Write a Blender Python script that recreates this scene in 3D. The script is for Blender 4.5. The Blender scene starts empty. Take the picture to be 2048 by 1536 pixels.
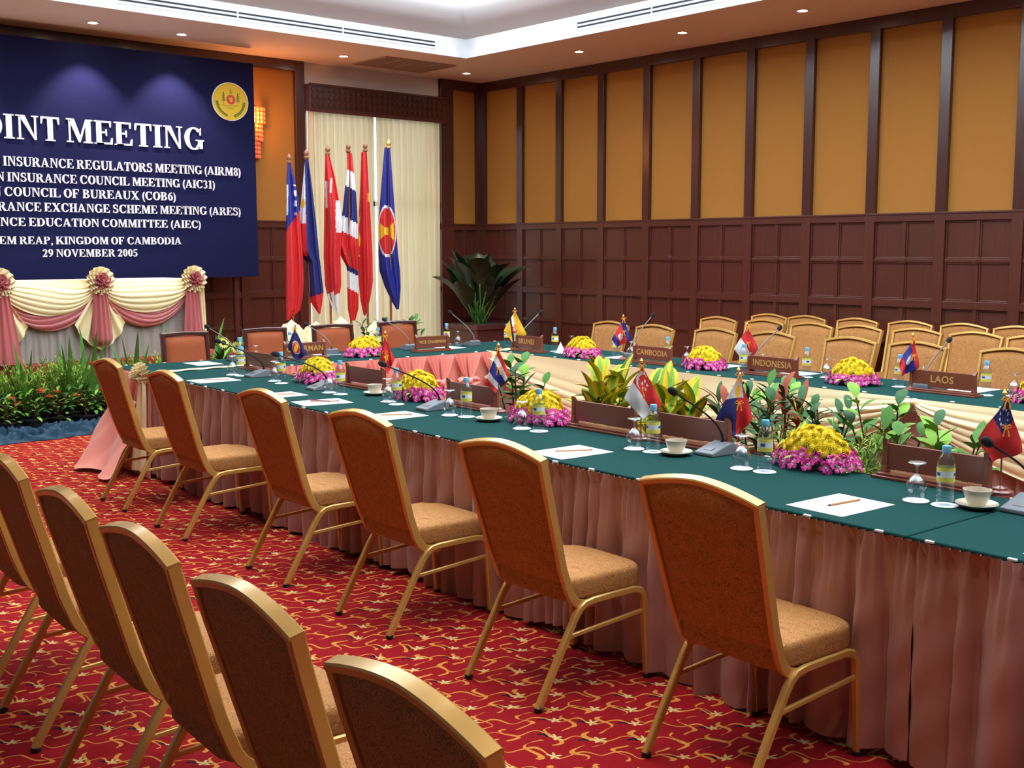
import bpy, math, random
from mathutils import Vector, Matrix
R = math.radians
PI = math.pi
rnd = random.Random(7)
scene = bpy.context.scene
COL = scene.collection

# ------------------------------------------------------------------ camera
cam_data = bpy.data.cameras.new('camera')
cam = bpy.data.objects.new('camera', cam_data)
COL.objects.link(cam)
yaw, pitch, roll = R(41.6213), R(6.6998), R(-0.0951)
F_ = Vector((math.sin(yaw) * math.cos(pitch), math.cos(yaw) * math.cos(pitch), -math.sin(pitch)))
R0 = Vector((math.cos(yaw), -math.sin(yaw), 0))
U0 = R0.cross(F_)
RR = math.cos(roll) * R0 + math.sin(roll) * U0
UU = -math.sin(roll) * R0 + math.cos(roll) * U0
cam.matrix_world = Matrix(((RR.x, UU.x, -F_.x, 0), (RR.y, UU.y, -F_.y, 0), (RR.z, UU.z, -F_.z, 1.64), (0, 0, 0, 1)))
cam_data.sensor_width = 36
cam_data.lens = 2291.2 * 36 / 2048
cam_data.clip_start = 0.05
scene.camera = cam

# ------------------------------------------------------------------ world, exposure, main lights
scene.view_settings.view_transform = 'Standard'
scene.view_settings.look = 'None'
scene.view_settings.exposure = 0.30
scene.view_settings.gamma = 1.0
scene.view_settings.use_curve_mapping = False
world = bpy.data.worlds.new('daylight')
scene.world = world
world.use_nodes = True
world.node_tree.nodes['Background'].inputs[0].default_value = (0.72, 0.86, 1.0, 1)
world.node_tree.nodes['Background'].inputs[1].default_value = 2.2
PANEL_L = 3.4        # radiance of the luminous ceiling in the coffer
TUBE_L = 22.0        # fluorescent strip round its edge
SPOT_W = 70.0        # each recessed downlight

cy = scene.cycles
cy.max_bounces = 7
cy.diffuse_bounces = 4
cy.glossy_bounces = 3
cy.transmission_bounces = 6
cy.transparent_max_bounces = 8
cy.caustics_reflective = False
cy.caustics_refractive = False
cy.sample_clamp_indirect = 6.0
cy.use_denoising = True


# ------------------------------------------------------------------ node helpers
class S:
    """a socket with arithmetic"""
    def __init__(s, nt, k): s.nt, s.k = nt, k
    def op(s, o, b=None, c=None):
        n = s.nt.nodes.new('ShaderNodeMath'); n.operation = o
        for i, v in enumerate((s, b, c)):
            if v is None: continue
            if isinstance(v, S): s.nt.links.new(v.k, n.inputs[i])
            else: n.inputs[i].default_value = v
        return S(s.nt, n.outputs[0])
    def __add__(s, b): return s.op('ADD', b)
    def __sub__(s, b): return s.op('SUBTRACT', b)
    def __mul__(s, b): return s.op('MULTIPLY', b)
    def __truediv__(s, b): return s.op('DIVIDE', b)
    def sin(s): return s.op('SINE')
    def cos(s): return s.op('COSINE')
    def abs(s): return s.op('ABSOLUTE')
    def fract(s): return s.op('FRACT')
    def floor(s): return s.op('FLOOR')
    def lt(s, b): return s.op('LESS_THAN', b)
    def gt(s, b): return s.op('GREATER_THAN', b)
    def max(s, b): return s.op('MAXIMUM', b)
    def min(s, b): return s.op('MINIMUM', b)


def mixc(nt, f, a, b):
    n = nt.nodes.new('ShaderNodeMix'); n.data_type = 'RGBA'
    for v, i in ((f, 0), (a, 6), (b, 7)):
        if isinstance(v, S): nt.links.new(v.k, n.inputs[i])
        elif i == 0: n.inputs[0].default_value = v
        else: n.inputs[i].default_value = (*v, 1) if len(v) == 3 else v
    return S(nt, n.outputs[2])


def base_mat(name):
    m = bpy.data.materials.new(name); m.use_nodes = True
    nt = m.node_tree
    return m, nt, nt.nodes['Principled BSDF']


def coords(nt, scale=(1, 1, 1), kind='Object'):
    tc = nt.nodes.new('ShaderNodeTexCoord'); mp = nt.nodes.new('ShaderNodeMapping')
    nt.links.new(tc.outputs[kind], mp.inputs[0]); mp.inputs['Scale'].default_value = scale
    return mp.outputs[0]


def noise(nt, vec, scale, detail=3, rough=.55):
    n = nt.nodes.new('ShaderNodeTexNoise')
    nt.links.new(vec, n.inputs['Vector'])
    n.inputs['Scale'].default_value = scale; n.inputs['Detail'].default_value = detail
    n.inputs['Roughness'].default_value = rough
    return S(nt, n.outputs['Fac'])


def bump(nt, b, h, strength, dist=.002):
    n = nt.nodes.new('ShaderNodeBump')
    n.inputs['Strength'].default_value = strength; n.inputs['Distance'].default_value = dist
    nt.links.new(h.k, n.inputs['Height']); nt.links.new(n.outputs[0], b.inputs['Normal'])


def mat(name, col, rough=.5, metal=0, var=.12, scale=8, stretch=(1, 1, 1), bmp=0, coat=0, sheen=0, spec=.5, detail=3):
    """a plain surface with a soft noise variation of its colour"""
    m, nt, b = base_mat(name)
    v = coords(nt, stretch)
    n = noise(nt, v, scale, detail)
    lo = tuple(c * (1 - var) for c in col); hi = tuple(min(1, c * (1 + var)) for c in col)
    nt.links.new(mixc(nt, n, lo, hi).k, b.inputs['Base Color'])
    b.inputs['Roughness'].default_value = rough
    b.inputs['Metallic'].default_value = metal
    b.inputs['Specular IOR Level'].default_value = spec
    if coat: b.inputs['Coat Weight'].default_value = coat; b.inputs['Coat Roughness'].default_value = .12
    if sheen: b.inputs['Sheen Weight'].default_value = sheen; b.inputs['Sheen Roughness'].default_value = .4
    if bmp: bump(nt, b, n, bmp)
    return m


def emit(name, col, s):
    m, nt, b = base_mat(name)
    b.inputs['Base Color'].default_value = (*col, 1)
    b.inputs['Emission Color'].default_value = (*col, 1); b.inputs['Emission Strength'].default_value = s
    return m


def glass(name, col=(1, 1, 1), edge=.75):
    """thin clear wall: straight-through light with reflections that grow towards the rim"""
    m, nt, b = base_mat(name)
    nt.nodes.remove(b)
    lw = nt.nodes.new('ShaderNodeLayerWeight'); lw.inputs[0].default_value = .42
    tr = nt.nodes.new('ShaderNodeBsdfTransparent'); tr.inputs[0].default_value = (*col, 1)
    gl = nt.nodes.new('ShaderNodeBsdfGlossy'); gl.inputs['Roughness'].default_value = .04; gl.inputs[0].default_value = (.95, .98, 1, 1)
    mx = nt.nodes.new('ShaderNodeMixShader')
    f = S(nt, lw.outputs['Facing']); f = (f * f * edge + .07).min(.9)
    nt.links.new(f.k, mx.inputs[0]); nt.links.new(tr.outputs[0], mx.inputs[1]); nt.links.new(gl.outputs[0], mx.inputs[2])
    nt.links.new(mx.outputs[0], nt.nodes['Material Output'].inputs[0])
    return m


def wood_mat(name, dark, light, rough=.35, grain=(1, 1, 14), scale=3, coat=.25):
    m, nt, b = base_mat(name)
    v = coords(nt, (grain[0] * 14, grain[1] * 14, 14 / grain[2]))
    n = noise(nt, v, scale, 5, .6)
    nt.links.new(mixc(nt, n, dark, light).k, b.inputs['Base Color'])
    b.inputs['Roughness'].default_value = rough
    b.inputs['Coat Weight'].default_value = coat; b.inputs['Coat Roughness'].default_value = .2
    bump(nt, b, n, .12)
    return m


def brocade(name, a, c, scale=95):
    m, nt, b = base_mat(name)
    v = coords(nt)
    n1 = noise(nt, v, 38, 3)
    vo = nt.nodes.new('ShaderNodeTexVoronoi'); vo.feature = 'DISTANCE_TO_EDGE'
    vo.inputs['Scale'].default_value = scale
    nt.links.new(v, vo.inputs['Vector'])
    d = S(nt, vo.outputs['Distance'])
    rings = (d * 22 + n1 * 9).sin() * .5 + .5
    nt.links.new(mixc(nt, rings, a, c).k, b.inputs['Base Color'])
    b.inputs['Roughness'].default_value = .75
    b.inputs['Specular IOR Level'].default_value = .25
    bump(nt, b, rings, .35, .0015)
    return m


def satin(name, col, rough=.38, var=.08, sheen=.3):
    m = mat(name, col, rough, 0, var, 5, spec=.6, sheen=sheen)
    return m


def carpet_mat():
    m, nt, b = base_mat('patterned_carpet')
    tc = nt.nodes.new('ShaderNodeTexCoord')
    wn = nt.nodes.new('ShaderNodeTexNoise'); wn.inputs['Scale'].default_value = 4.5; wn.inputs['Detail'].default_value = 1
    nt.links.new(tc.outputs['Object'], wn.inputs['Vector'])
    sx = nt.nodes.new('ShaderNodeSeparateXYZ'); nt.links.new(tc.outputs['Object'], sx.inputs[0])
    sc_ = nt.nodes.new('ShaderNodeSeparateColor'); nt.links.new(wn.outputs['Color'], sc_.inputs[0])
    x = S(nt, sx.outputs[0]) + (S(nt, sc_.outputs[0]) - .5) * .10
    y = S(nt, sx.outputs[1]) + (S(nt, sc_.outputs[1]) - .5) * .10
    c = .122
    a = (x * .70 + y * .714) / c
    e = (y * .70 - x * .714) / (c * 1.15)
    # long wavy lines
    w1 = a + (e * (2 * PI)).sin() * .16
    d1 = (w1.fract() - .5).abs()
    t1 = ((e * PI + w1.floor() * 1.7).sin().abs()) * .028 + .015
    l1 = d1.lt(t1)
    # short crescents linking them
    w2 = e + (a * (2 * PI)).sin() * .2 + w1.floor() * .37
    d2 = (w2.fract() - .5).abs()
    t2 = ((a * PI + w2.floor() * .9).sin().abs() * .062 + .006).max(0)
    l2 = d2.lt(t2)
    line = l1.max(l2)
    # little star flowers and dark buds, in some of the cells
    def star(ox, oy, rad, k, ph):
        fa = (a + ox).fract() - .5
        fe = (e + oy).fract() - .5
        r = (fa * fa + fe * fe).op('SQRT')
        th = fa.op('ARCTAN2', fe)
        return r.lt(((th * k + ph).cos() * .38 + .62) * rad)
    ca = (a + .05).floor(); ce = (e + .18).floor()
    cell = ((ca * 12.9898 + ce * 78.233).sin() * 43758.5).fract().gt(.42)
    fl = star(.05, .18, .19, 5, 0) * cell
    ca2 = (a + .02).floor(); ce2 = (e - .10).floor()
    cell2 = ((ca2 * 12.9898 + ce2 * 78.233).sin() * 43758.5).fract().gt(.45)
    bud = star(.02, -.10, .15, 3, 1.0) * cell2
    pile = noise(nt, tc.outputs['Object'], 260, 2)
    red = mixc(nt, pile, (.20, .003, .007), (.36, .007, .013))
    c1 = mixc(nt, bud, red, (.012, .008, .022))
    c2 = mixc(nt, line, c1, (.62, .26, .045))
    c3 = mixc(nt, fl, c2, (.66, .50, .22))
    nt.links.new(c3.k, b.inputs['Base Color'])
    b.inputs['Roughness'].default_value = .95
    b.inputs['Specular IOR Level'].default_value = .15
    bump(nt, b, pile, .5, .004)
    return m


M = {}
M['carpet'] = carpet_mat()
M['stage_carpet'] = mat('red_stage_carpet', (.34, .03, .02), .95, var=.25, scale=60, bmp=.3)
M['wood'] = wood_mat('dark_stained_panelling', (.055, .012, .007), (.120, .029, .017))
M['wood_post'] = wood_mat('dark_stained_post', (.040, .011, .008), (.080, .022, .015), .28, coat=.5)
M['fabric'] = mat('ochre_wall_fabric', (.40, .168, .024), .85, var=.12, scale=5, stretch=(3, 3, 90), bmp=.15, detail=4)
M['grey_wall'] = mat('cool_grey_wall', (.13, .16, .20), .85, var=.03, scale=2)
M['plaster'] = mat('painted_plaster', (.78, .72, .68), .8, var=.02, scale=2)
M['soffit'] = mat('soffit_paint', (.78, .68, .62), .85, var=.02, scale=2)
M['white_paint'] = mat('white_paint', (.82, .84, .86), .6, var=.02)
M['vent_dark'] = mat('vent_shadow_gap', (.012, .016, .03), .7)
M['grille'] = mat('grille_paint', (.42, .32, .26), .6)
M['luminous'] = emit('luminous_ceiling', (.80, .92, 1.0), PANEL_L)
M['tube'] = emit('fluorescent_tube', (.82, .93, 1.0), TUBE_L)
M['bulb'] = emit('halogen_bulb', (1.0, .86, .66), 60)
M['ring'] = mat('lamp_ring', (.75, .70, .62), .35, .3)
M['chair_gold'] = mat('gold_painted_metal', (.62, .37, .095), .27, .35, var=.04, coat=.3)
M['brocade'] = brocade('golden_brocade', (.25, .108, .034), (.53, .240, .068), 84)
M['rubber'] = mat('black_rubber', (.015, .014, .014), .6)
M['green_cloth'] = mat('green_felt', (.0085, .050, .046), .95, var=.18, scale=180, bmp=.2, spec=.08)
M['skirt'] = satin('mauve_brown_satin', (.36, .165, .135), .45, sheen=.2)
M['clip'] = mat('white_plastic_clip', (.85, .82, .78), .4)
M['cream'] = satin('cream_satin', (.86, .72, .40), .5)
M['pale_cream'] = satin('pale_cream_cloth', (.80, .70, .50), .6)
M['pink'] = satin('dusty_pink_satin', (.48, .115, .115), .34)
M['salmon'] = satin('salmon_pink_satin', (.84, .30, .24), .36)
M['sheer'] = satin('sheer_grey_cloth', (.36, .30, .27), .7)
M['paper'] = mat('white_paper', (.88, .88, .88), .7, var=.02)
M['coaster'] = mat('white_coaster', (.90, .88, .86), .7, var=.02)
M['porcelain'] = mat('cream_porcelain', (.74, .66, .52), .2, var=.03, coat=.5)
M['tea'] = mat('brown_sugar', (.30, .14, .07), .6)
M['pencil'] = wood_mat('pencil_wood', (.45, .16, .05), (.62, .28, .10))
M['pen_red'] = mat('dark_red_plastic', (.22, .02, .05), .35)
M['sign_wood'] = wood_mat('red_brown_wood', (.14, .032, .018), (.26, .070, .036), .3, (14, 1, 1), 3, .4)
M['gold_paint'] = mat('gold_lettering', (.72, .42, .13), .35, .3)
M['grey_plastic'] = mat('slate_grey_plastic', (.135, .15, .17), .45, var=.05)
M['black_metal'] = mat('black_metal', (.012, .012, .015), .4, .3)
M['steel'] = mat('grey_gooseneck', (.16, .15, .16), .35, .7)
M['foam'] = mat('black_foam', (.008, .007, .009), .95, var=.4, scale=200, bmp=.5)
M['water'] = glass('clear_bottle', (.90, .95, .99), .6)
M['goblet'] = glass('clear_glass', (.96, .97, .98), .7)
M['cap'] = mat('sky_blue_plastic', (.18, .55, .80), .35, var=.03)
M['label_yellow'] = mat('label_yellow', (.78, .72, .12), .4, var=.1)
M['label_white'] = mat('label_white', (.80, .84, .82), .4, var=.03)
M['label_blue'] = mat('label_blue', (.02, .12, .30), .4)
M['mum'] = mat('yellow_petal', (1.0, .74, .010), .6, var=.1, scale=60)
M['mum_core'] = mat('deep_yellow_core', (.80, .44, .006), .7)
M['orchid'] = mat('magenta_petal', (.68, .03, .28), .5, var=.25, scale=50)
M['orchid_pale'] = mat('pale_pink_petal', (.85, .55, .66), .5)
M['leaf_dark'] = mat('dark_green_leaf', (.030, .105, .030), .6, spec=.25, var=.35, scale=20)
M['leaf_deep'] = mat('deep_green_leaf', (.010, .036, .014), .4, var=.3, scale=12)  # one deep green for the corner plant's leaves
M['leaf_mid'] = mat('mid_green_leaf', (.075, .22, .035), .6, spec=.25, var=.35, scale=20)
M['leaf_light'] = mat('light_green_leaf', (.22, .42, .05), .6, spec=.25, var=.3, scale=20)
M['leaf_yellow'] = mat('yellow_leaf', (.72, .50, .025), .6, spec=.25, var=.2, scale=20)
M['leaf_red'] = mat('red_leaf', (.30, .05, .02), .6, spec=.25, var=.4, scale=20)
M['fern'] = mat('fern_green', (.30, .48, .06), .6, var=.4, scale=14)
M['ixora'] = mat('orange_red_blossom', (.85, .10, .035), .5, var=.2, scale=30)
M['bark'] = mat('brown_stem', (.10, .055, .03), .8)
M['pot'] = mat('black_plastic_pot', (.012, .011, .011), .5)
M['soil'] = mat('potting_soil', (.03, .018, .01), .95, var=.5, scale=60)
M['planter'] = wood_mat('planter_wood', (.07, .018, .014), (.13, .035, .026))
M['pole_wood'] = wood_mat('flagpole_wood', (.22, .07, .03), (.36, .13, .06))
M['gold'] = mat('gilt', (.80, .46, .12), .3, .6)
M['tassel'] = mat('orange_cord', (.85, .33, .03), .7)
M['banner'] = mat('navy_banner_cloth', (.009, .010, .050), .9, var=.06, scale=3, spec=.12)
M['letter'] = mat('white_foam_letter', (.74, .74, .80), .6, var=.02)
M['emblem_yellow'] = mat('emblem_yellow', (.74, .50, .01), .6, var=.05)
M['emblem_red'] = mat('emblem_red', (.62, .05, .03), .6)
M['emblem_green'] = mat('emblem_green', (.02, .09, .02), .6)
M['emblem_grey'] = mat('emblem_grey', (.32, .25, .06), .6)
M['blue_cloth'] = mat('blue_grey_cloth', (.012, .046, .080), .7, var=.1, scale=5, spec=.25)
M['leather'] = mat('orange_brown_leather', (.35, .085, .030), .65, spec=.2, var=.12, scale=30, bmp=.1)
M['exec_wood'] = wood_mat('mahogany_frame', (.045, .010, .010), (.085, .02, .018), .22, coat=.7)
M['f_red'] = satin('flag_red', (.68, .018, .020), .7, sheen=0)
M['f_blue'] = satin('flag_blue', (.012, .020, .25), .7, sheen=0)
M['f_navy'] = satin('flag_navy', (.010, .014, .14), .7, sheen=0)
M['f_white'] = satin('flag_white', (.82, .80, .80), .7, sheen=0)
M['f_yellow'] = satin('flag_yellow', (.90, .52, .02), .7, sheen=0)
M['f_black'] = satin('flag_black', (.015, .012, .012), .7, sheen=0)
M['pane'] = None
m, nt, b = base_mat('window_glass')
gl = nt.nodes.new('ShaderNodeBsdfGlossy'); gl.inputs['Roughness'].default_value = .02
tr = nt.nodes.new('ShaderNodeBsdfTransparent'); mx = nt.nodes.new('ShaderNodeMixShader'); mx.inputs[0].default_value = .92
nt.links.new(gl.outputs[0], mx.inputs[1]); nt.links.new(tr.outputs[0], mx.inputs[2]); nt.links.new(mx.outputs[0], nt.nodes['Material Output'].inputs[0])
M['pane'] = m
m, nt, b = base_mat('cream_curtain_cloth')
n_ = noise(nt, coords(nt, (30, 30, .6)), 3, 4)
cc_ = mixc(nt, n_, (.62, .50, .30), (.82, .70, .46))
df = nt.nodes.new('ShaderNodeBsdfDiffuse'); tl = nt.nodes.new('ShaderNodeBsdfTranslucent'); mx = nt.nodes.new('ShaderNodeMixShader'); mx.inputs[0].default_value = .38
nt.links.new(cc_.k, df.inputs[0]); nt.links.new(cc_.k, tl.inputs[0])
nt.links.new(df.outputs[0], mx.inputs[1]); nt.links.new(tl.outputs[0], mx.inputs[2]); nt.links.new(mx.outputs[0], nt.nodes['Material Output'].inputs[0])
M['curtain'] = m
m, nt, b = base_mat('amber_crystal')
b.inputs['Base Color'].default_value = (.7, .20, .08, 1); b.inputs['Roughness'].default_value = .08
b.inputs['Emission Color'].default_value = (1, .10, .02, 1); b.inputs['Emission Strength'].default_value = .16
b.inputs['Coat Weight'].default_value = 1
M['crystal'] = m


# ------------------------------------------------------------------ mesh helpers
class MB:
    def __init__(s): s.v, s.f, s.m = [], [], []
    def add(s, vs, fs, m=0, T=None):
        o = len(s.v)
        if T is not None: vs = [T @ Vector(p) for p in vs]
        s.v += [tuple(p) for p in vs]
        s.f += [tuple(i + o for i in q) for q in fs]
        s.m += [m] * len(fs)
        return s
    def box(s, x0, x1, y0, y1, z0, z1, m=0, T=None):
        vs = [(x, y, z) for x in (x0, x1) for y in (y0, y1) for z in (z0, z1)]
        return s.add(vs, [(0, 1, 3, 2), (4, 6, 7, 5), (0, 4, 5, 1), (2, 3, 7, 6), (0, 2, 6, 4), (1, 5, 7, 3)], m, T)
    def grid(s, fn, nu, nv, m=0, closed_u=False, T=None):
        vs = [fn(i / nu, j / nv) for j in range(nv + 1) for i in range(nu + (0 if closed_u else 1))]
        w = nu if closed_u else nu + 1
        o = len(s.v)
        if T is not None: vs = [T @ Vector(p) for p in vs]
        s.v += [tuple(p) for p in vs]
        for j in range(nv):
            for i in range(nu):
                i2 = (i + 1) % w
                s.f.append((o + j * w + i, o + j * w + i2, o + (j + 1) * w + i2, o + (j + 1) * w + i))
                s.m.append(m(( i + .5) / nu, (j + .5) / nv) if callable(m) else m)
        return s
    def tube(s, pts, r, n=8, m=0, cap=True, T=None):
        pts = [Vector(p) for p in pts]
        rs = r if isinstance(r, (list, tuple)) else [r] * len(pts)
        vs, fs = [], []
        prev = None
        for i, p in enumerate(pts):
            t = (pts[min(i + 1, len(pts) - 1)] - pts[max(i - 1, 0)]).normalized()
            if prev is None:
                a = t.orthogonal().normalized()
            else:
                a = (prev - t * prev.dot(t)).normalized()
            prev = a
            b = t.cross(a)
            for k in range(n):
                an = 2 * PI * k / n
                vs.append(p + (a * math.cos(an) + b * math.sin(an)) * rs[i])
        for i in range(len(pts) - 1):
            for k in range(n):
                k2 = (k + 1) % n
                fs.append((i * n + k, i * n + k2, (i + 1) * n + k2, (i + 1) * n + k))
        if cap:
            fs.append(tuple(range(n - 1, -1, -1)))
            fs.append(tuple((len(pts) - 1) * n + k for k in range(n)))
        return s.add(vs, fs, m, T)
    def lathe(s, prof, n=20, m=0, T=None, sq=1):
        vs, fs = [], []
        for (r, z) in prof:
            for k in range(n):
                an = 2 * PI * k / n
                vs.append((r * math.cos(an), r * sq * math.sin(an), z))
        for i in range(len(prof) - 1):
            mm = m
            for k in range(n):
                k2 = (k + 1) % n
                fs.append((i * n + k, i * n + k2, (i + 1) * n + k2, (i + 1) * n + k))
        if prof[0][0] > 1e-6: fs.append(tuple(range(n - 1, -1, -1)))
        if prof[-1][0] > 1e-6: fs.append(tuple((len(prof) - 1) * n + k for k in range(n)))
        return s.add(vs, fs, m, T)
    def sweep(s, pts, axis, w, d, m=0, T=None, chamfer=.18):
        """rectangular section with cut corners along a path; w along axis, d across it"""
        pts = [Vector(p) for p in pts]; axis = Vector(axis)
        cw, cd = w / 2, d / 2; q = min(w, d) * chamfer
        sec = [(cw, cd - q), (cw - q, cd), (-cw + q, cd), (-cw, cd - q), (-cw, -cd + q), (-cw + q, -cd), (cw - q, -cd), (cw, -cd + q)]
        vs, fs, n = [], [], 8
        for i, p in enumerate(pts):
            t = (pts[min(i + 1, len(pts) - 1)] - pts[max(i - 1, 0)]).normalized()
            a = (axis - t * axis.dot(t)).normalized(); b = t.cross(a)
            vs += [p + a * x + b * y for x, y in sec]
        for i in range(len(pts) - 1):
            for k in range(n):
                k2 = (k + 1) % n
                fs.append((i * n + k, i * n + k2, (i + 1) * n + k2, (i + 1) * n + k))
        fs.append(tuple(range(n - 1, -1, -1))); fs.append(tuple((len(pts) - 1) * n + k for k in range(n)))
        return s.add(vs, fs, m, T)
    def prism(s, poly, z0, z1, m=0, T=None):
        """extrude a 2D polygon (x, y) from z0 to z1"""
        n = len(poly)
        vs = [(x, y, z0) for x, y in poly] + [(x, y, z1) for x, y in poly]
        fs = [tuple(range(n - 1, -1, -1)), tuple(range(n, 2 * n))]
        fs += [(i, (i + 1) % n, n + (i + 1) % n, n + i) for i in range(n)]
        return s.add(vs, fs, m, T)
    def ball(s, c, r, n=10, k=6, m=0, sc=(1, 1, 1), T=None):
        prof = [(max(1e-7, math.sin(PI * i / k)) * r, -math.cos(PI * i / k) * r) for i in range(k + 1)]
        TT = Matrix.Translation(c) @ Matrix.Diagonal((*sc, 1))
        return s.lathe(prof, n, m, TT if T is None else T @ TT)
    def leaf(s, base, yaw, pitch, length, width, droop=.6, m=0, n=6, fold=.2, peak=.45, twist=0, m2=None):
        p = Vector(base); vs, fs, ms = [], [], []
        for i in range(n + 1):
            t = i / n
            pi_ = pitch - droop * t
            d = Vector((math.cos(yaw) * math.cos(pi_), math.sin(yaw) * math.cos(pi_), math.sin(pi_)))
            side = Vector((-math.sin(yaw), math.cos(yaw), 0))
            up = side.cross(d) * -1
            if twist: side, up = side * math.cos(twist) + up * math.sin(twist), up * math.cos(twist) - side * math.sin(twist)
            x = t / peak if t < peak else (1 - t) / (1 - peak)
            w = width * .5 * (math.sin(min(1, x) * PI / 2) ** .8) + .0004
            if t == 0: w = width * .06
            if m2 is None: vs += [p - side * w + up * w * fold, p.copy(), p + side * w + up * w * fold]
            else: vs += [p - side * w + up * w * fold, p - side * w * .45 + up * w * fold * .4, p.copy(), p + side * w * .45 + up * w * fold * .4, p + side * w + up * w * fold]
            if i < n: p = p + d * (length / n)
        c = 3 if m2 is None else 5
        for i in range(n):
            for j in range(c - 1):
                a = i * c + j
                fs.append((a, a + 1, a + c + 1, a + c)); ms.append(m if m2 is None or j in (0, 3) else m2)
        return s.add_m(vs, fs, ms)
    def add_m(s, vs, fs, ms):
        o = len(s.v)
        s.v += [tuple(q) for q in vs]; s.f += [tuple(i + o for i in q) for q in fs]; s.m += ms
        return s
    def build(s, name, mats, parent=None, smooth=True, bevel=0, sharp=40, loc=None, rotz=0, subsurf=0, solid=0):
        me = bpy.data.meshes.new(name)
        me.from_pydata(s.v, [], s.f)
        if not isinstance(mats, (list, tuple)): mats = [mats]
        for m in mats: me.materials.append(M[m] if isinstance(m, str) else m)
        if len(mats) > 1: me.polygons.foreach_set('material_index', s.m)
        if smooth:
            me.shade_smooth(); me.set_sharp_from_angle(angle=R(sharp))
        me.update()
        o = bpy.data.objects.new(name, me); COL.objects.link(o)
        if parent is not None: o.parent = parent
        if loc is not None: o.location = loc
        o.rotation_euler.z = rotz
        if bevel:
            q = o.modifiers.new('bevel', 'BEVEL'); q.width = bevel; q.segments = 2; q.limit_method = 'ANGLE'; q.angle_limit = R(40)
        if solid:
            q = o.modifiers.new('solid', 'SOLIDIFY'); q.thickness = solid; q.offset = 0
        return o


def thing(name, label, cat, loc=(0, 0, 0), rotz=0, group=None):
    o = bpy.data.objects.new(name, None); COL.objects.link(o)
    o.empty_display_size = .05
    o.location = loc; o.rotation_euler = (0, 0, rotz)
    return tag(o, label, cat, group)


def tag(o, label, cat, group=None, kind=None):
    o['label'] = label; o['category'] = cat
    if group: o['group'] = group
    if kind: o['kind'] = kind
    return o


def struct(o, label=None, cat=None):
    o['kind'] = 'structure'
    if label: o['label'] = label
    if cat: o['category'] = cat
    return o


def dup(root, loc, rotz, label, group=None):
    r = root.copy(); COL.objects.link(r); r.location = loc; r.rotation_euler = (0, 0, rotz)
    r['label'] = label
    if group: r['group'] = group
    for ch in list(root.children):
        c = ch.copy(); COL.objects.link(c); c.parent = r
        for g in list(ch.children):
            d = g.copy(); COL.objects.link(d); d.parent = c
    return r


ORD = ['first', 'second', 'third', 'fourth', 'fifth', 'sixth', 'seventh', 'eighth', 'ninth', 'tenth', 'eleventh', 'twelfth', 'thirteenth', 'fourteenth', 'fifteenth', 'sixteenth']

# ------------------------------------------------------------------ the room
XR, YB, ZS = 10.4, 12.34, 3.90        # right wall, back wall, soffit height
XL, YF = -1.0, -3.6                   # walls behind the camera
CX0, CX1, CY0, CY1 = 2.25, 8.85, -1.2, 10.77   # coffer opening

fl = MB(); fl.grid(lambda u, v: (XL + (XR - XL) * u, YF + (YB - YF) * v, 0), 4, 4)
struct(fl.build('floor', 'carpet', smooth=False), 'red patterned carpet with gold scrolls and small flowers', 'floor')

# soffit ring
cb = MB()
T0, T1 = ZS, ZS + .04
cb.box(XL, XR, YF, CY0 - .02, T0, T1); cb.box(XL, XR, CY1 + .02, YB, T0, T1)
cb.box(XL, CX0 - .02, CY0 - .02, CY1 + .02, T0, T1); cb.box(CX1 + .02, XR, CY0 - .02, CY1 + .02, T0, T1)
cb.box(XL, XR, YF, YB, 5.1, 5.15)  # unseen slab added above the coffer to block world light
ceiling = struct(cb.build('ceiling', 'soffit', smooth=False), 'lowered tan ceiling soffit around a lit coffer', 'ceiling')
# fascia + sloping cove + luminous ceiling
fa = MB()
zf = ZS + .205
for (x0, x1, y0, y1) in ((CX0 - .03, CX0, CY0, CY1), (CX1, CX1 + .03, CY0, CY1), (CX0 - .03, CX1 + .03, CY0 - .03, CY0), (CX0 - .03, CX1 + .03, CY1, CY1 + .03)):
    fa.box(x0, x1, y0, y1, ZS - .012, zf)
struct(fa.build('trim_1', 'white_paint', smooth=False), 'white fascia band around the ceiling coffer', 'fascia')
prof = [(0, zf), (.06, zf + .05), (.12, zf + .105), (.18, zf + .17), (.225, zf + .235), (.25, zf + .31), (.25, zf + .78)]
sl = MB()
def ring(t, z): return [(CX0 + t, CY0 + t, z), (CX1 - t, CY0 + t, z), (CX1 - t, CY1 - t, z), (CX0 + t, CY1 - t, z)]
vs, fs = [], []
for t, z in prof: vs += ring(t, z)
for i in range(len(prof) - 1):
    for k in range(4): fs.append((i * 4 + k, i * 4 + (k + 1) % 4, (i + 1) * 4 + (k + 1) % 4, (i + 1) * 4 + k))
sl.add(vs, fs)
M['cove'] = mat('cove_paint', (.56, .53, .52), .85, var=.02, scale=2)
struct(sl.build('trim_2', 'cove', smooth=True, sharp=60), 'pale curved cove rising from the fascia', 'cove')
lp = MB(); t = .25; zt = zf + .78
lp.box(CX0 + t, CX1 - t, CY0 + t, CY1 - t, zt, zt + .03)
tag(lp.build('luminous_ceiling', 'luminous', smooth=False), 'large cool white luminous panel inside the ceiling coffer', 'ceiling light')
tb = thing('fluorescent_strip', 'cool white fluorescent strip running round the edge of the luminous coffer', 'ceiling light', ((CX0 + CX1) / 2, (CY0 + CY1) / 2, zt))
q = .36
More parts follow.
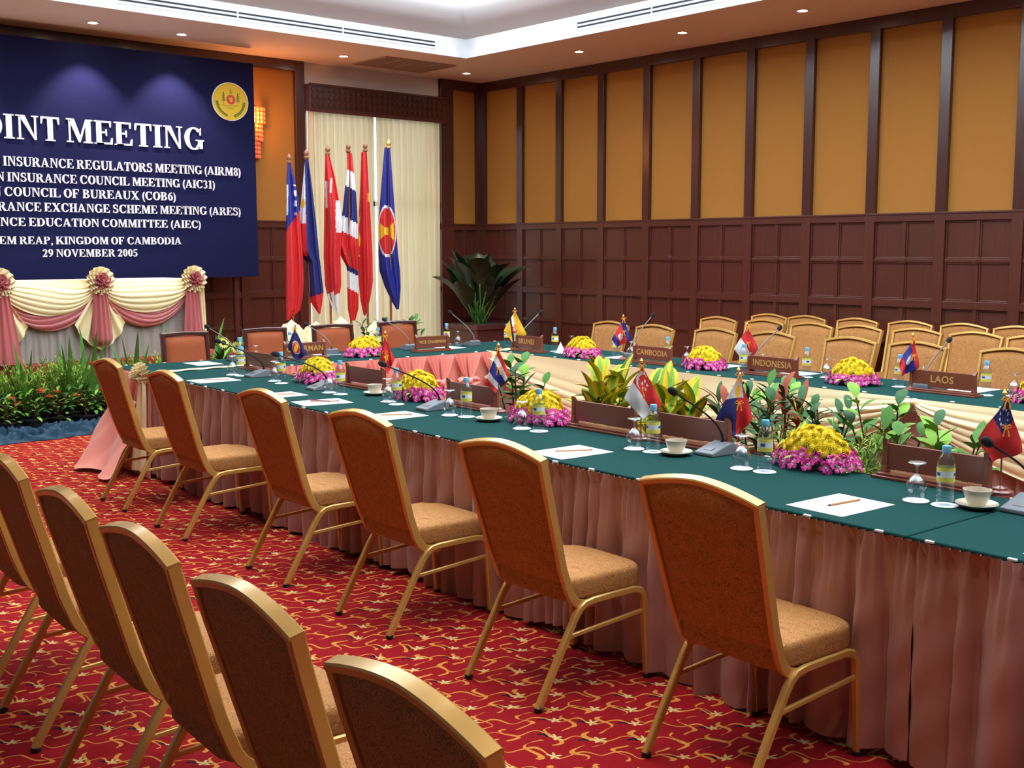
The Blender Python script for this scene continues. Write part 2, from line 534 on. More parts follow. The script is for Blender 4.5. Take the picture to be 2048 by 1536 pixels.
for (a_, b_) in (((CX0 + q, CY0 + q), (CX1 - q, CY0 + q)), ((CX1 - q, CY0 + q), (CX1 - q, CY1 - q)), ((CX1 - q, CY1 - q), (CX0 + q, CY1 - q)), ((CX0 + q, CY1 - q), (CX0 + q, CY0 + q))):
    c_ = Vector(((CX0 + CX1) / 2, (CY0 + CY1) / 2, zt))
    mb = MB(); mb.tube([Vector((*a_, zt - .03)) - c_, Vector((*b_, zt - .03)) - c_], .022, 8)
    mb.build('tube', 'tube', tb)

# ---- walls: structural back planes
def wall_plane(name, x0, x1, y0, y1, z0, z1, m, label):
    return struct(MB().box(x0, x1, y0, y1, z0, z1).build(name, m, smooth=False), label, 'wall')
wall_plane('wall_left', XL - .1, XL, YF, YB, 0, 4, 'grey_wall', 'plain cool grey side wall')
wall_plane('wall_front', XL, XR, YF - .1, YF, 0, 4, 'grey_wall', 'plain cool grey end wall')


class WallFrame:
    """maps (s along the wall, d out of the wall, z) into the room"""
    def __init__(s, o, along, out): s.o, s.a, s.n = Vector(o), Vector(along), Vector(out)
    def box(s, mb, s0, s1, d0, d1, z0, z1, m=0):
        ps = [s.o + s.a * u + s.n * d + Vector((0, 0, z)) for u in (s0, s1) for d in (d0, d1) for z in (z0, z1)]
        fs = [(0, 1, 3, 2), (4, 6, 7, 5), (0, 4, 5, 1), (2, 3, 7, 6), (0, 2, 6, 4), (1, 5, 7, 3)]
        flip = s.a.cross(s.n).z < 0
        mb.add(ps, [tuple(reversed(f)) for f in fs] if flip else fs, m)


def panelling(W, s0, s1, posts, name, label, rosette_skip=()):
    """fabric panels over a two-tier wainscot between the posts (list of (centre, width))"""
    wd, po, fb, ro = MB(), MB(), MB(), MB()
    zt_ = 1.99
    W.box(fb, s0, s1, -.05, 0, 0, ZS)
    W.box(wd, s0, s1, 0, .012, 0, zt_)                 # panel ground
    W.box(wd, s0, s1, .012, .045, zt_ - .085, zt_)     # cap rail
    W.box(wd, s0, s1, .045, .055, zt_ - .02, zt_)
    W.box(wd, s0, s1, .012, .042, 1.07, 1.145)         # middle rail
    W.box(wd, s0, s1, .012, .042, .28, .36)
    W.box(wd, s0, s1, .012, .048, 0, .14)              # base
    W.box(po, s0, s1, 0, .05, ZS - .125, ZS)           # top rail
    ps = sorted(posts)
    for c_, w_ in ps:
        W.box(po, max(s0, c_ - w_ / 2), min(s1, c_ + w_ / 2), 0, .052, zt_, ZS)
        W.box(wd, max(s0, c_ - w_ / 2), min(s1, c_ + w_ / 2), .012, .048, 0, zt_)
    for i in range(len(ps) - 1):
        a = ps[i][0] + ps[i][1] / 2; b = ps[i + 1][0] - ps[i + 1][1] / 2
        c_ = (a + b) / 2
        if b - a < .2: continue
        W.box(wd, c_ - .018, c_ + .018, .012, .034, .14, zt_ - .085)
        for zc, zlo, zhi in ((1.527, 1.145, zt_ - .085), (.712, .36, 1.07)):
            W.box(wd, a, b, .012, .034, zc - .016, zc + .016)
            # the turned rosette at each crossing
            for k in range(3):
                r_ = (.042, .03, .012)[k]; d_ = (.042, .050, .056)[k]
                pts = [(math.cos(PI / 8 + PI / 4 * j) * r_, math.sin(PI / 8 + PI / 4 * j) * r_) for j in range(8)]
                vs = [W.o + W.a * (c_ + x) + W.n * d for d in (.03, d_) for x, y in pts]
                vs = [v + Vector((0, 0, zc + pts[j % 8][1])) for j, v in enumerate(vs)]
                wd.add(vs, [tuple(range(8, 16))] + [(j, (j + 1) % 8, 8 + (j + 1) % 8, 8 + j) for j in range(8)])
            # raised field with a bead round each of the four lights
            for (pa, pb) in ((a, c_ - .018), (c_ + .018, b)):
                for (za, zb) in ((zlo, zc - .016), (zc + .016, zhi)):
                    e = .016
                    W.box(wd, pa, pa + e, .012, .024, za, zb); W.box(wd, pb - e, pb, .012, .024, za, zb)
                    W.box(wd, pa + e, pb - e, .012, .024, za, za + e); W.box(wd, pa + e, pb - e, .012, .024, zb - e, zb)
    w = fb.build(name, 'fabric', smooth=False)
    struct(w, label, 'wall')
    wd.build('wainscot', 'wood', w, smooth=False, bevel=.003)
    po.build('posts', 'wood_post', w, smooth=False, bevel=.003)
    return w


# right wall: distance s measured from the back corner towards the camera
WR = WallFrame((XR, YB, 0), (0, -1, 0), (-1, 0, 0))
posts = [(.05, .16)] + [(.150 + .7468 * k - .0525, .105) for k in range(1, 21)]
panelling(WR, 0, YB - YF, posts, 'wall_right', 'ochre fabric panels between dark posts over a dark wainscot')
# back wall right of the window
WB = WallFrame((0, YB, 0), (1, 0, 0), (0, -1, 0))
panelling(WB, 9.66, XR, [(9.765, .21), (XR - .06, .12)], 'wall_back', 'narrow ochre panel between window and corner')
panelling(WB, XL, 7.565, [(7.5, .13)] + [(7.5 - .80 * k, .105) for k in range(1, 11)], 'wall_back', 'ochre panels and dark wainscot behind the banner')
# window bay
wb = MB(); wb.box(7.565, 9.66, YB, YB + .05, 3.60, ZS)
struct(wb.build('wall_back', 'plaster', smooth=False), 'pale plaster strip above the curtain pelmet', 'wall')
pm = MB(); pm.box(7.567, 9.658, YB - .16, YB - .02, 3.315, 3.635)
pel = tag(pm.build('curtain_pelmet', 'wood_post', smooth=False, bevel=.004), 'carved dark wooden pelmet above the cream curtains', 'pelmet')
pc = MB()
for i in range(26):
    for j in range(3):
        cx_ = 7.62 + i * .0795; cz_ = 3.40 + j * .085
        pc.prism([(cx_ + math.cos(k * PI / 3) * .034, cz_ + math.sin(k * PI / 3) * .034) for k in range(6)], 0, .012, T=Matrix(((1, 0, 0, 0), (0, 0, -1, YB - .16), (0, 1, 0, 0), (0, 0, 0, 1))))
pc.build('carving', 'wood_post', pel, smooth=False)
pl_ = MB(); pl_.box(7.567, 9.658, YB - .175, YB - .15, 3.30, 3.335); pl_.box(7.567, 9.658, YB - .175, YB - .15, 3.615, 3.64)
pl_.build('moulding', 'wood', pel, smooth=False)
# glazing behind the curtains
wf = MB()
for x in (7.57, 8.56, 9.60): wf.box(x, x + .06, YB + .02, YB + .08, 0, 3.6)
for z in (0, 2.2, 3.54): wf.box(7.57, 9.66, YB + .02, YB + .08, z, z + .06)
w1 = struct(wf.build('window_1', 'white_paint', smooth=False), 'tall window with white frame behind cream curtains', 'window')
for x0, x1 in ((7.63, 8.56), (8.62, 9.60)):
    MB().box(x0, x1, YB + .045, YB + .05, .06, 3.54).build('pane', 'pane', w1, smooth=False)
# reveal sides of the window bay
rv = MB(); rv.box(7.54, 7.568, YB, YB + .14, 0, ZS); rv.box(9.657, 9.69, YB, YB + .14, 0, ZS); rv.box(7.54, 9.69, YB, YB + .14, 3.6, 3.63)
struct(rv.build('trim_3', 'white_paint', smooth=False), 'white window reveal', 'window reveal')

def curtain(name, x0, x1, label, seed):
    r_ = random.Random(seed); ph = [r_.uniform(0, 6.28) for _ in range(8)]
    n = int((x1 - x0) / .09)
    def fn(u, v):
        x = x0 + (x1 - x0) * u
        z = 3.33 - v * 3.31
        w = math.sin(u * n * 2 * PI + ph[0] + .8 * math.sin(u * 9 + ph[1])) * .028 + math.sin(u * n * 4.1 * PI + ph[2]) * .010 * v + math.sin(u * 7 + ph[3] + v * 2) * .02 * v
        return (x + math.sin(v * 5 + u * 20 + ph[4]) * .006, YB - .09 + w, z)
    mb = MB(); mb.grid(fn, n * 14, 16)
    o = mb.build(name, 'curtain', sharp=180)
    return tag(o, label, 'curtain')
curtain('curtain', 7.575, 8.545, 'left cream pleated curtain, hanging behind the row of tall flags', 1)
curtain('curtain', 8.575, 9.60, 'right cream pleated curtain, beside the dark corner post', 2)

# baseboards under the plain walls
bb = MB(); bb.box(XL, XL + .02, YF, YB, 0, .15)
struct(bb.build('baseboard_left', 'wood', smooth=False), 'dark baseboard', 'baseboard')

# ---- linear diffusers on the fascia
def diffuser(name, W, s0, s1, label):
    t = thing(name, label, 'air vent', W.o + W.a * ((s0 + s1) / 2) + W.n * .0 + Vector((0, 0, 3.95)))
    off = t.location.copy()
    fr, sl_ = MB(), MB()
    W2 = WallFrame(W.o - off, W.a, W.n)
    W2.box(fr, s0 - .02, s1 + .02, 0, .006, 3.945, 4.06)
    for z in (3.972, 4.012): W2.box(sl_, s0, s1, .006, .0085, z, z + .018)
    n = int((s1 - s0) / .95)
    for k in range(1, n):
        u = s0 + (s1 - s0) * k / n
        W2.box(fr, u - .008, u + .008, .006, .012, 3.965, 4.035)
    fr.build('frame', 'white_paint', t, smooth=False); sl_.build('slot', 'vent_dark', t, smooth=False)
diffuser('linear_air_vent', WallFrame((0, CY1, 0), (1, 0, 0), (0, -1, 0)), 4.6, 8.38, 'white linear air vent with two dark slots on the fascia above the banner side')
diffuser('linear_air_vent', WallFrame((CX1, 0, 0), (0, 1, 0), (-1, 0, 0)), 2.6, 8.9, 'white linear air vent with two dark slots on the fascia along the panelled wall')
# return-air grille in the soffit
gr = thing('return_air_grille', 'dull brown four-panel air grille set in the ceiling above the curtains', 'air vent', (8.6, 11.66, ZS))
for k in range(4):
    g = MB(); x0 = -.53 + k * .27
    g.box(x0, x0 + .25, -.36, .36, -.012, -.002)
    for j in range(14): g.box(x0 + .012, x0 + .238, -.34 + j * .05, -.325 + j * .05, -.02, -.012)
    g.build('grille_panel', 'grille', gr, smooth=False)

# ---- recessed downlights
def downlight(x, y, label, power, blend=.7, angle=56, col=(1, .74, .45)):
    t = thing('recessed_downlight', label, 'downlight', (x, y, ZS), group='ceiling downlights')
    r = MB(); r.lathe([(.062, -.0005), (.062, -.006), (.050, -.010), (.045, -.004), (.045, .0)], 20)
    r.build('trim_ring', 'ring', t)
    bl = MB(); bl.lathe([(.0001, -.0085), (.02, -.0085), (.034, -.007), (.040, -.003)], 16)
    bl.build('bulb', 'bulb', t)
    ld = bpy.data.lights.new('halogen_beam', 'SPOT'); ld.energy = power; ld.color = col
    ld.spot_size = R(angle); ld.spot_blend = blend; ld.shadow_soft_size = .03
    lo = bpy.data.objects.new('halogen_beam', ld); COL.objects.link(lo); lo.parent = t; lo.location = (0, 0, -.02)
    return t
for i, x in enumerate((3.30, 4.70, 5.645)):
    downlight(x, 11.58, ('lit recessed downlight at the left edge of the ceiling over the banner', 'lit recessed downlight over the middle of the banner', 'lit recessed downlight over the right half of the banner')[i], SPOT_W * 2.2, .5, 88, (1, .82, .78))
downlight(7.69, 11.62, 'lit recessed downlight over the flags, left of the brown ceiling grille', SPOT_W)
downlight(9.62, 11.70, 'lit recessed downlight in the far corner of the ceiling, right of the grille', SPOT_W)
for i, y in enumerate((9.58, 8.05, 6.57, 5.05, 3.5, 2.0, .5)):
    downlight(9.55, y, ('lit recessed downlight along the panelled wall, nearest the far corner', 'lit recessed downlight along the panelled wall, second from the far corner', 'lit recessed downlight along the panelled wall, third from the far corner', 'downlight along the panelled wall, beyond the right edge of the photo', 'downlight along the panelled wall opposite the hollow of the tables', 'downlight along the panelled wall near the camera end', 'downlight along the panelled wall, last of its row')[i], SPOT_W)

for i, y in enumerate((9.58, 8.05, 6.57, 5.05, 3.5, 2.0, .5)):
    downlight(1.95, y, '%s downlight from the stage end, in the soffit over the left side of the room' % ORD[i], SPOT_W * 1.0, .6, 66, (1, .88, .74))

# ------------------------------------------------------------------ lettering (serif capitals built from strokes)
TH, HA, SF, OV = .205, .075, .055, .085
def _rect(x0, y0, x1, y1): return [(x0, y0), (x1, y0), (x1, y1), (x0, y1)]
def _serif(xc0, xc1, y, top=False):
    return _rect(xc0 - OV, 1 - SF, xc1 + OV, 1) if top else _rect(xc0 - OV, 0, xc1 + OV, SF)
def _arc(cx, cy, rx, ry, a0, a1, tx, ty, n=14):
    """ring segment, thick at the sides (tx) and thin at top and bottom (ty); returned as quads"""
    out = []
    for i in range(n):
        q = []
        for k, inner in ((i, 0), (i + 1, 0), (i + 1, 1), (i, 1)):
            a = R(a0 + (a1 - a0) * k / n)
            q.append((cx + (rx - tx * inner) * math.cos(a), cy + (ry - ty * inner) * math.sin(a)))
        out.append(q)
    return out
def _stem(x): return [_rect(x, 0, x + TH, 1), _serif(x, x + TH, 0), _serif(x, x + TH, 1, True)]
def glyph(ch):
    b = OV
    if ch == 'I': return _stem(b), TH + 2 * b
    if ch == 'L': return _stem(b) + [_rect(b, 0, .70, HA), [(.62, 0), (.72, 0), (.74, .30), (.69, .30)]], .78
    if ch in 'EF':
        p = _stem(b) + [_rect(b, 1 - HA, .68, 1), [(.63, .74), (.68, .74), (.69, 1), (.60, 1)], _rect(b + TH, .47, .50, .47 + HA), _rect(.46, .36, .51, .65)]
        if ch == 'E': p += [_rect(b, 0, .70, HA), [(.62, 0), (.72, 0), (.74, .28), (.69, .28)]]
        return p, .78
    if ch == 'T': return [_rect(.28, 0, .28 + TH, 1), _serif(.28, .28 + TH, 0), _rect(.03, 1 - HA, .735, 1), [(.03, .70), (.08, .70), (.13, 1), (.03, 1)], [(.685, .70), (.735, .70), (.735, 1), (.635, 1)]], .77
    if ch == 'H': return _stem(b) + _stem(.56) + [_rect(b, .46, .7, .46 + HA)], .85
    if ch == 'N': return [_rect(.13, 0, .13 + HA, 1), _rect(.05, 0, .30, SF), _rect(.02, 1 - SF, .24, 1), [(.13, 1), (.36, 1), (.76, 0), (.70, 0)], _rect(.70, 0, .70 + HA, 1), _rect(.60, 1 - SF, .86, 1)], .88
    if ch == 'M': return [_rect(.12, 0, .12 + HA, 1), _rect(.03, 0, .30, SF), _rect(.03, 1 - SF, .3, 1), [(.12, 1), (.34, 1), (.60, .18), (.50, .02)], [(.50, .02), (.57, .02), (.86, 1), (.79, 1)], _rect(.78, 0, .78 + TH, 1), _rect(.68, 0, 1.06, SF), _rect(.80, 1 - SF, 1.06, 1)], 1.09
    if ch == 'A': return [[(.08, 0), (.16, 0), (.47, 1), (.39, 1)], [(.36, 1), (.50, 1), (.84, 0), (.61, 0)], _rect(.22, .28, .64, .28 + HA), _rect(.01, 0, .27, SF), _rect(.52, 0, .91, SF)], .92
    if ch == 'V': return [[(.06, 1), (.28, 1), (.54, 0), (.42, 0)], [(.42, 0), (.50, 0), (.82, 1), (.74, 1)], _rect(0, 1 - SF, .38, 1), _rect(.62, 1 - SF, .90, 1)], .90
    if ch == 'X': return [[(.06, 1), (.30, 1), (.85, 0), (.60, 0)], [(.10, 0), (.19, 0), (.80, 1), (.71, 1)], _rect(0, 1 - SF, .40, 1), _rect(.60, 1 - SF, .88, 1), _rect(.02, 0, .30, SF), _rect(.50, 0, .92, SF)], .93
    if ch == 'K': return _stem(b) + [[(b + TH, .40), (b + TH + .06, .36), (.78, 1), (.69, 1)], [(.36, .56), (.50, .68), (.92, 0), (.66, 0)], _rect(.57, 1 - SF, .88, 1), _rect(.58, 0, .97, SF)], .96
    if ch == 'J': return [_rect(.26, .22, .26 + TH, 1), _rect(.16, 1 - SF, .57, 1)] + _arc(.235, .24, .23, .26, -180, 0, .19, .07), .58
    if ch == 'U': return [_rect(b, .3, b + TH, 1), _serif(b, b + TH, 1, True), _rect(.68, .3, .68 + HA, 1), _rect(.58, 1 - SF, .85, 1)] + _arc(.42, .33, .335, .35, 180, 360, TH, .09)[:9] + _arc(.42, .33, .335, .35, 270, 360, HA, .09), .86
    if ch == 'P': return _stem(b) + _arc(.36, .73, .36, .27, -90, 90, TH, HA) + [_rect(b, 1 - HA, .37, 1), _rect(b, .46, .37, .46 + HA)], .75
    if ch == 'R': return _stem(b) + _arc(.36, .74, .36, .26, -90, 90, TH, HA) + [_rect(b, 1 - HA, .37, 1), _rect(b, .48, .37, .48 + HA), [(.34, .52), (.55, .52), (.86, 0), (.62, 0)], _rect(.60, 0, .90, SF)], .89
    if ch == 'B': return _stem(b) + _arc(.34, .75, .33, .25, -90, 90, TH * .95, HA) + _arc(.36, .26, .38, .26, -90, 90, TH, HA) + [_rect(b, 1 - HA, .36, 1), _rect(b, .46, .36, .46 + HA), _rect(b, 0, .37, HA)], .80
    if ch == 'D': return _stem(b) + _arc(.34, .5, .50, .5, -90, 90, TH * 1.05, HA) + [_rect(b, 1 - HA, .35, 1), _rect(b, 0, .35, HA)], .90
    if ch == 'O': return _arc(.44, .5, .41, .515, 0, 360, TH * 1.05, HA, 28), .88
    if ch == 'C': return _arc(.46, .5, .42, .515, 42, 318, TH * 1.05, HA, 24) + [[(.72, .66), (.78, .66), (.78, 1), (.70, .86)], [(.74, .18), (.80, .24), (.80, .30), (.74, .24)]], .86
    if ch == 'G': return _arc(.46, .5, .42, .515, 42, 322, TH * 1.05, HA, 24) + [[(.72, .66), (.78, .66), (.78, 1), (.70, .86)], _rect(.64, .05, .64 + TH, .44), _rect(.54, .40, .92, .40 + SF)], .93
    if ch == 'S': return _arc(.34, .735, .27, .28, 40, 250, .16, .085, 14) + _arc(.35, .27, .30, .285, -150, 70, .17, .085, 14) + [[(.10, .62), (.24, .56), (.60, .36), (.50, .52), (.24, .68)], [(.52, .68), (.58, .68), (.58, 1), (.52, .90)], [(.06, 0), (.11, .1), (.11, .33), (.06, .33)]], .70
    if ch == '(': return _arc(.42, .36, .34, .66, 112, 248, .13, .06, 12), .34
    if ch == ')': return _arc(-.08, .36, .34, .66, -68, 68, .13, .06, 12), .34
    if ch == ',': return [[(.07, .16), (.24, .16), (.24, 0), (.12, -.20), (.07, -.16), (.14, 0), (.07, 0)]], .30
    if ch == '0': return _arc(.31, .5, .27, .51, 0, 360, .17, .07, 24), .62
    if ch == '1': return [_rect(.20, 0, .20 + .19, 1), _rect(.08, 0, .50, SF), [(.06, .86), (.20, .84), (.30, 1), (.20, 1)]], .56
    if ch == '2': return _arc(.29, .70, .26, .30, -20, 170, .18, .07) + [[(.38, .60), (.55, .60), (.24, .16), (.06, .02)], _rect(.05, 0, .54, .15), [(.48, .10), (.57, .28), (.52, .28), (.45, .15)]], .62
    if ch == '3': return _arc(.27, .75, .24, .25, -80, 160, .17, .07) + _arc(.25, .27, .29, .28, -150, 85, .18, .07), .60
    if ch == '5': return [_rect(.12, .84, .54, 1), [(.12, 1), (.18, 1), (.15, .52), (.09, .54)]] + _arc(.24, .30, .31, .31, -150, 115, .18, .08), .62
    if ch == '6': return _arc(.31, .32, .27, .33, 0, 360, .17, .07, 20) + _arc(.56, .34, .52, .66, 100, 178, .17, .07, 10), .62
    if ch == '8': return _arc(.31, .75, .24, .25, 0, 360, .16, .06, 20) + _arc(.31, .27, .28, .28, 0, 360, .17, .06, 20), .63
    if ch == '9': return _arc(.31, .68, .27, .33, 0, 360, .17, .07, 20) + _arc(.06, .66, .52, .66, -80, -2, .17, .07, 10), .62
    if ch == '~': return [], .13
    return [], .23


def text_width(t):
    return sum(glyph(c)[1] + .035 for c in t)


def serif_text(name, text, mark, xm, xr, zb, cap, y, parent, off, depth=.014):
    """capitals standing on a wall facing -y; text[mark] starts at xm and the last letter ends at xr"""
    k = (xr - xm) / (text_width(text[mark:]) - .035)
    x = xm - text_width(text[:mark]) * k
    mb = MB()
    T = Matrix(((1, 0, 0, -off.x), (0, 0, -1, y - off.y), (0, 1, 0, zb - off.z), (0, 0, 0, 1)))
    for ch in text:
        polys, w = glyph(ch)
        for i, p in enumerate(polys):
            pts = [(x + px * k, py * cap) for px, py in p]
            ar = sum(pts[j][0] * pts[(j + 1) % len(pts)][1] - pts[(j + 1) % len(pts)][0] * pts[j][1] for j in range(len(pts)))
            if ar < 0: pts.reverse()
            mb.prism(pts, .0005, depth + (i % 3) * .0003, T=T)
        x += (w + .035) * k
    return mb.build(name, 'letter', parent, smooth=False)


# ------------------------------------------------------------------ stage, banner
st = MB(); st.box(-.6, 5.75, 10.78, YB - .06, 0, .585)
stage = tag(st.build('stage', 'stage_carpet', smooth=False, bevel=.01), 'low red carpeted stage below the blue banner', 'stage')

YBN = 11.9
ban = thing('banner', 'large navy blue conference backdrop with white serif lettering, behind the draped stage table', 'banner', (4.75, YBN + .03, .585))
off = Vector(ban.location)
bp = MB(); bp.box(2.62 - off.x, 6.655 - off.x, YBN - off.y, YBN + .05 - off.y, 1.335 - off.z, 3.735 - off.z)
bp.build('panel', 'banner', ban, smooth=False)
bl_ = MB()
for x in (2.9, 4.75, 6.4): bl_.box(x - .03 - off.x, x + .03 - off.x, YBN + .051 - off.y, YBN + .10 - off.y, (0 if x < 5.7 else -.585), 1.6)
bl_.build('support_post', 'exec_wood', ban, smooth=False)
for (nm, tx, mk, xm, xr, zb, cap) in (
        ('lettering', 'JOINT~MEETING', 6, 4.495, 6.022, 2.735, .238),
        ('lettering', 'ASEAN INSURANCE REGULATORS MEETING (AIRM8)', 6, 3.868, 6.46, 2.470, .092),
        ('lettering', 'ASEAN INSURANCE COUNCIL MEETING (AIC31)', 6, 3.90, 6.137, 2.318, .088),
        ('lettering', 'ASEAN COUNCIL OF BUREAUX (COB6)', 6, 3.862, 5.668, 2.174, .088),
        ('lettering', 'ASEAN REINSURANCE EXCHANGE SCHEME MEETING (ARES)', 18, 4.245, 6.446, 2.028, .088),
        ('lettering', 'ASEAN INSURANCE EDUCATION COMMITTEE (AIEC)', 16, 4.085, 5.952, 1.880, .083),
        ('lettering', 'SIEM REAP, KINGDOM OF CAMBODIA', 5, 3.985, 5.712, 1.700, .077),
        ('lettering', '29 NOVEMBER 2005', 0, 4.205, 5.208, 1.572, .078)):
    serif_text(nm, tx, mk, xm, xr, zb, cap, YBN, ban, off)
em = MB()
TE = Matrix(((1, 0, 0, 6.353 - off.x), (0, 0, -1, YBN - off.y), (0, 1, 0, 3.288 - off.z), (0, 0, 0, 1)))
def disc(mb, cx, cy, rx, ry, z0, z1, m, n=40, T=TE): mb.prism([(cx + rx * math.cos(2 * PI * k / n), cy + ry * math.sin(2 * PI * k / n)) for k in range(n)], z0, z1, m, T)
disc(em, 0, 0, .222, .210, .001, .012, 1); disc(em, 0, 0, .214, .203, .012, .014, 0)
for k in range(44):                       # ring of tiny marks inside the rim
    a = R(-15 + 210 * k / 43); em.prism([(math.cos(a) * .198 + dx, math.sin(a) * .188 + dy) for dx, dy in ((-.004, -.003), (.004, -.003), (.004, .003), (-.004, .003))], .014, .0145, 4, TE)
disc(em, .005, .022, .054, .052, .014, .016, 2)
for k in range(5):                        # bound stalks in the red roundel
    em.prism([(.005 + (k - 2) * .004, -.004), (.009 + (k - 2) * .004, -.004), (.010 + (k - 2) * .011, .045), (.002 + (k - 2) * .011, .045)], .016, .017, 0, TE)
for sx in (-1, 1):                        # tiered parasols either side and one above
    for j in range(4):
        w_ = .034 - j * .007; em.prism([(.003 + sx * .088 - w_, .005 + j * .024), (.003 + sx * .088 + w_, .005 + j * .024), (.003 + sx * .088, .032 + j * .024)], .014, .0155, 4, TE)
    em.prism([(sx * .088, -.04), (sx * .088 + .006, -.04), (sx * .088 + .006, .1), (sx * .088, .1)], .014, .0155, 4, TE)
    for k in range(11):                   # laurel
        a = R(-90 + sx * (12 + k * 7.0)); r_ = .165
        for d_ in (-.5, .5):
            c_ = Vector((math.cos(a) * r_, math.sin(a) * r_ * .97)); a2 = a + sx * (PI / 2) + d_ * 1.0
            u_ = Vector((math.cos(a2), math.sin(a2))); v_ = Vector((-u_.y, u_.x))
            pts = [c_, c_ + u_ * .017 + v_ * .006, c_ + u_ * .034, c_ + u_ * .017 - v_ * .006]
            em.prism([(q.x, q.y) for q in pts], .014, .0155, 3, TE)
for j in range(3):
    em.prism([(.003 - .02 + j * .004, .085 + j * .02), (.003 + .02 - j * .004, .085 + j * .02), (.003, .11 + j * .02)], .014, .0155, 4, TE)
for r_, (y0, w_) in enumerate(((-.052, .10), (-.078, .048))):
    n_ = 16 if r_ == 0 else 8
    for k in range(n_):
        x_ = -w_ + 2 * w_ * k / n_
        em.prism([(x_, y0), (x_ + .007, y0), (x_ + .007, y0 + .012 - (k % 3) * .002), (x_, y0 + .012)], .014, .0155, 4, TE)
em.build('emblem', ['emblem_yellow', 'f_white', 'emblem_red', 'emblem_green', 'emblem_grey'], ban, smooth=False)

# crystal wall sconce, half hidden behind the banner edge
sc_t = thing('wall_sconce', 'glowing crystal bead wall lamp on the ochre panel, half hidden behind the banner edge', 'wall lamp', (6.80, YB, 2.62))
bkp = MB(); bkp.box(-.12, .12, -.03, -.001, .1, .7); bkp.build('back_plate', 'gold', sc_t, smooth=False, bevel=.005)
for k in range(3):
    bd = MB(); r0 = .20 - k * .035; z0 = .66 - k * .20
    for i in range(11):
        a = -PI * i / 10
        for j in range(4):
            bd.ball((math.cos(a) * r0, math.sin(a) * r0 * .6 - .04, z0 - j * .05), .019, 6, 4, sc=(1, 1, 1.4))
    bd.build('bead_tier', 'crystal', sc_t)
ld = bpy.data.lights.new('sconce_bulb', 'POINT'); ld.energy = 16; ld.color = (1, .36, .11); ld.shadow_soft_size = .06
lo = bpy.data.objects.new('sconce_bulb', ld); COL.objects.link(lo); lo.parent = sc_t; lo.location = (0.02, -.22, .55)

# ------------------------------------------------------------------ cloth builders
def pleats(mb, a, b, z0, z1, out, amp=.022, per=.11, seed=0, m=0, gather=True, flare=.0):
    """gathered cloth hanging from the line a-b (2D) between z1 (top) and z0"""
    r_ = random.Random(seed)
    a, b, out = Vector(a), Vector(b), Vector(out)
    L = (b - a).length; d = (b - a) / L
    n = max(6, int(L / .0105)); ph = [r_.uniform(0, 6.28) for _ in range(8)]
    # irregular fold lines, each with its own depth and lean
    fl_ = []; x = -per
    while x < L + per:
        w = per * r_.choice((.45, .6, .8, 1.0, 1.25, 1.5)) * .8
        fl_.append((x + w / 2, w / 2, r_.uniform(.45, 1.25), r_.uniform(-.05, .05), r_.uniform(.25, .75))); x += w
    def prof(s_, v):
        for (c0, hw, dp, ln, sk) in fl_:
            q = (s_ - c0) / hw
            if -1 <= q <= 1:
                q = (q + 1) / 2 + ln * v * 3
                k = q / sk if q < sk else (1 - q) / (1 - sk)
                k = max(0, min(1, k))
                return dp * (math.sin(k * PI / 2) ** .8 - .35)
        return -.35
    def fn(u, v):
        s_ = u * L
        w = 2 * PI * s_ / per + 1.3 * math.sin(s_ * 3.1 + ph[0])
        t_ = min(1, v * 2.4)
        if gather and v < .055: o = amp * (.25 * math.sin(w * 5 + v * 80) + .3)
        else:
            cr = math.sin(w * 4.1 + ph[2] + s_ * 3) * .22 * (1 - t_) + math.sin(s_ * 23 + v * 9 + ph[3]) * math.sin(v * 13 + s_ * 7 + ph[4]) * .10
            o = amp * (prof(s_, v) * (.45 + 1.0 * t_) + cr)
        p = a + d * s_ + out * (o + amp * .18 + flare * v)
        return (p.x, p.y, z1 + (z0 - z1) * v + ((.016 * math.sin(s_ * 4.3 + ph[6]) + .010 * math.sin(s_ * 11 + ph[7])) * v if z0 > .015 else 0))
    mb.grid(fn, n, 18, m)


def swag(mb, a, b, ztop, drop, out, m=0, folds=7, bulge=.05, inner=0.0, power=.75, start=0.0, seed=0, n=40, base=.012):
    """draped cloth slung between two points; 'start' lets a second layer hang below a first"""
    a, b, out = Vector(a), Vector(b), Vector(out); r_ = random.Random(seed); ph = r_.uniform(0, 6)
    amps = [r_.uniform(.4, 1.2) for _ in range(folds + 3)]
    def fn(u, v):
        c = (4 * u * (1 - u)) ** power
        lo_ = drop * c + .03
        vv = v ** (.85 + .25 * math.sin(u * 4 + ph))
        z = ztop - (start * c * drop + (lo_ - start * c * drop) * vv)
        q = v * folds + .35 * math.sin(u * 4.0 + ph); k = int(math.floor(q)) % len(amps)
        f = max(0, math.sin((q - math.floor(q)) * PI)) ** .7 * amps[k]
        ed = .55 + .45 * abs(2 * u - 1)
        fade = min(1, v * 2.5)
        o = base + bulge * (.3 + .7 * c) * math.sin(v * PI * .8) + .020 * f * ed * fade
        p = a.lerp(b, u) + out * o
        return (p.x, p.y, z)
    mb.grid(fn, n, folds * 9, m)


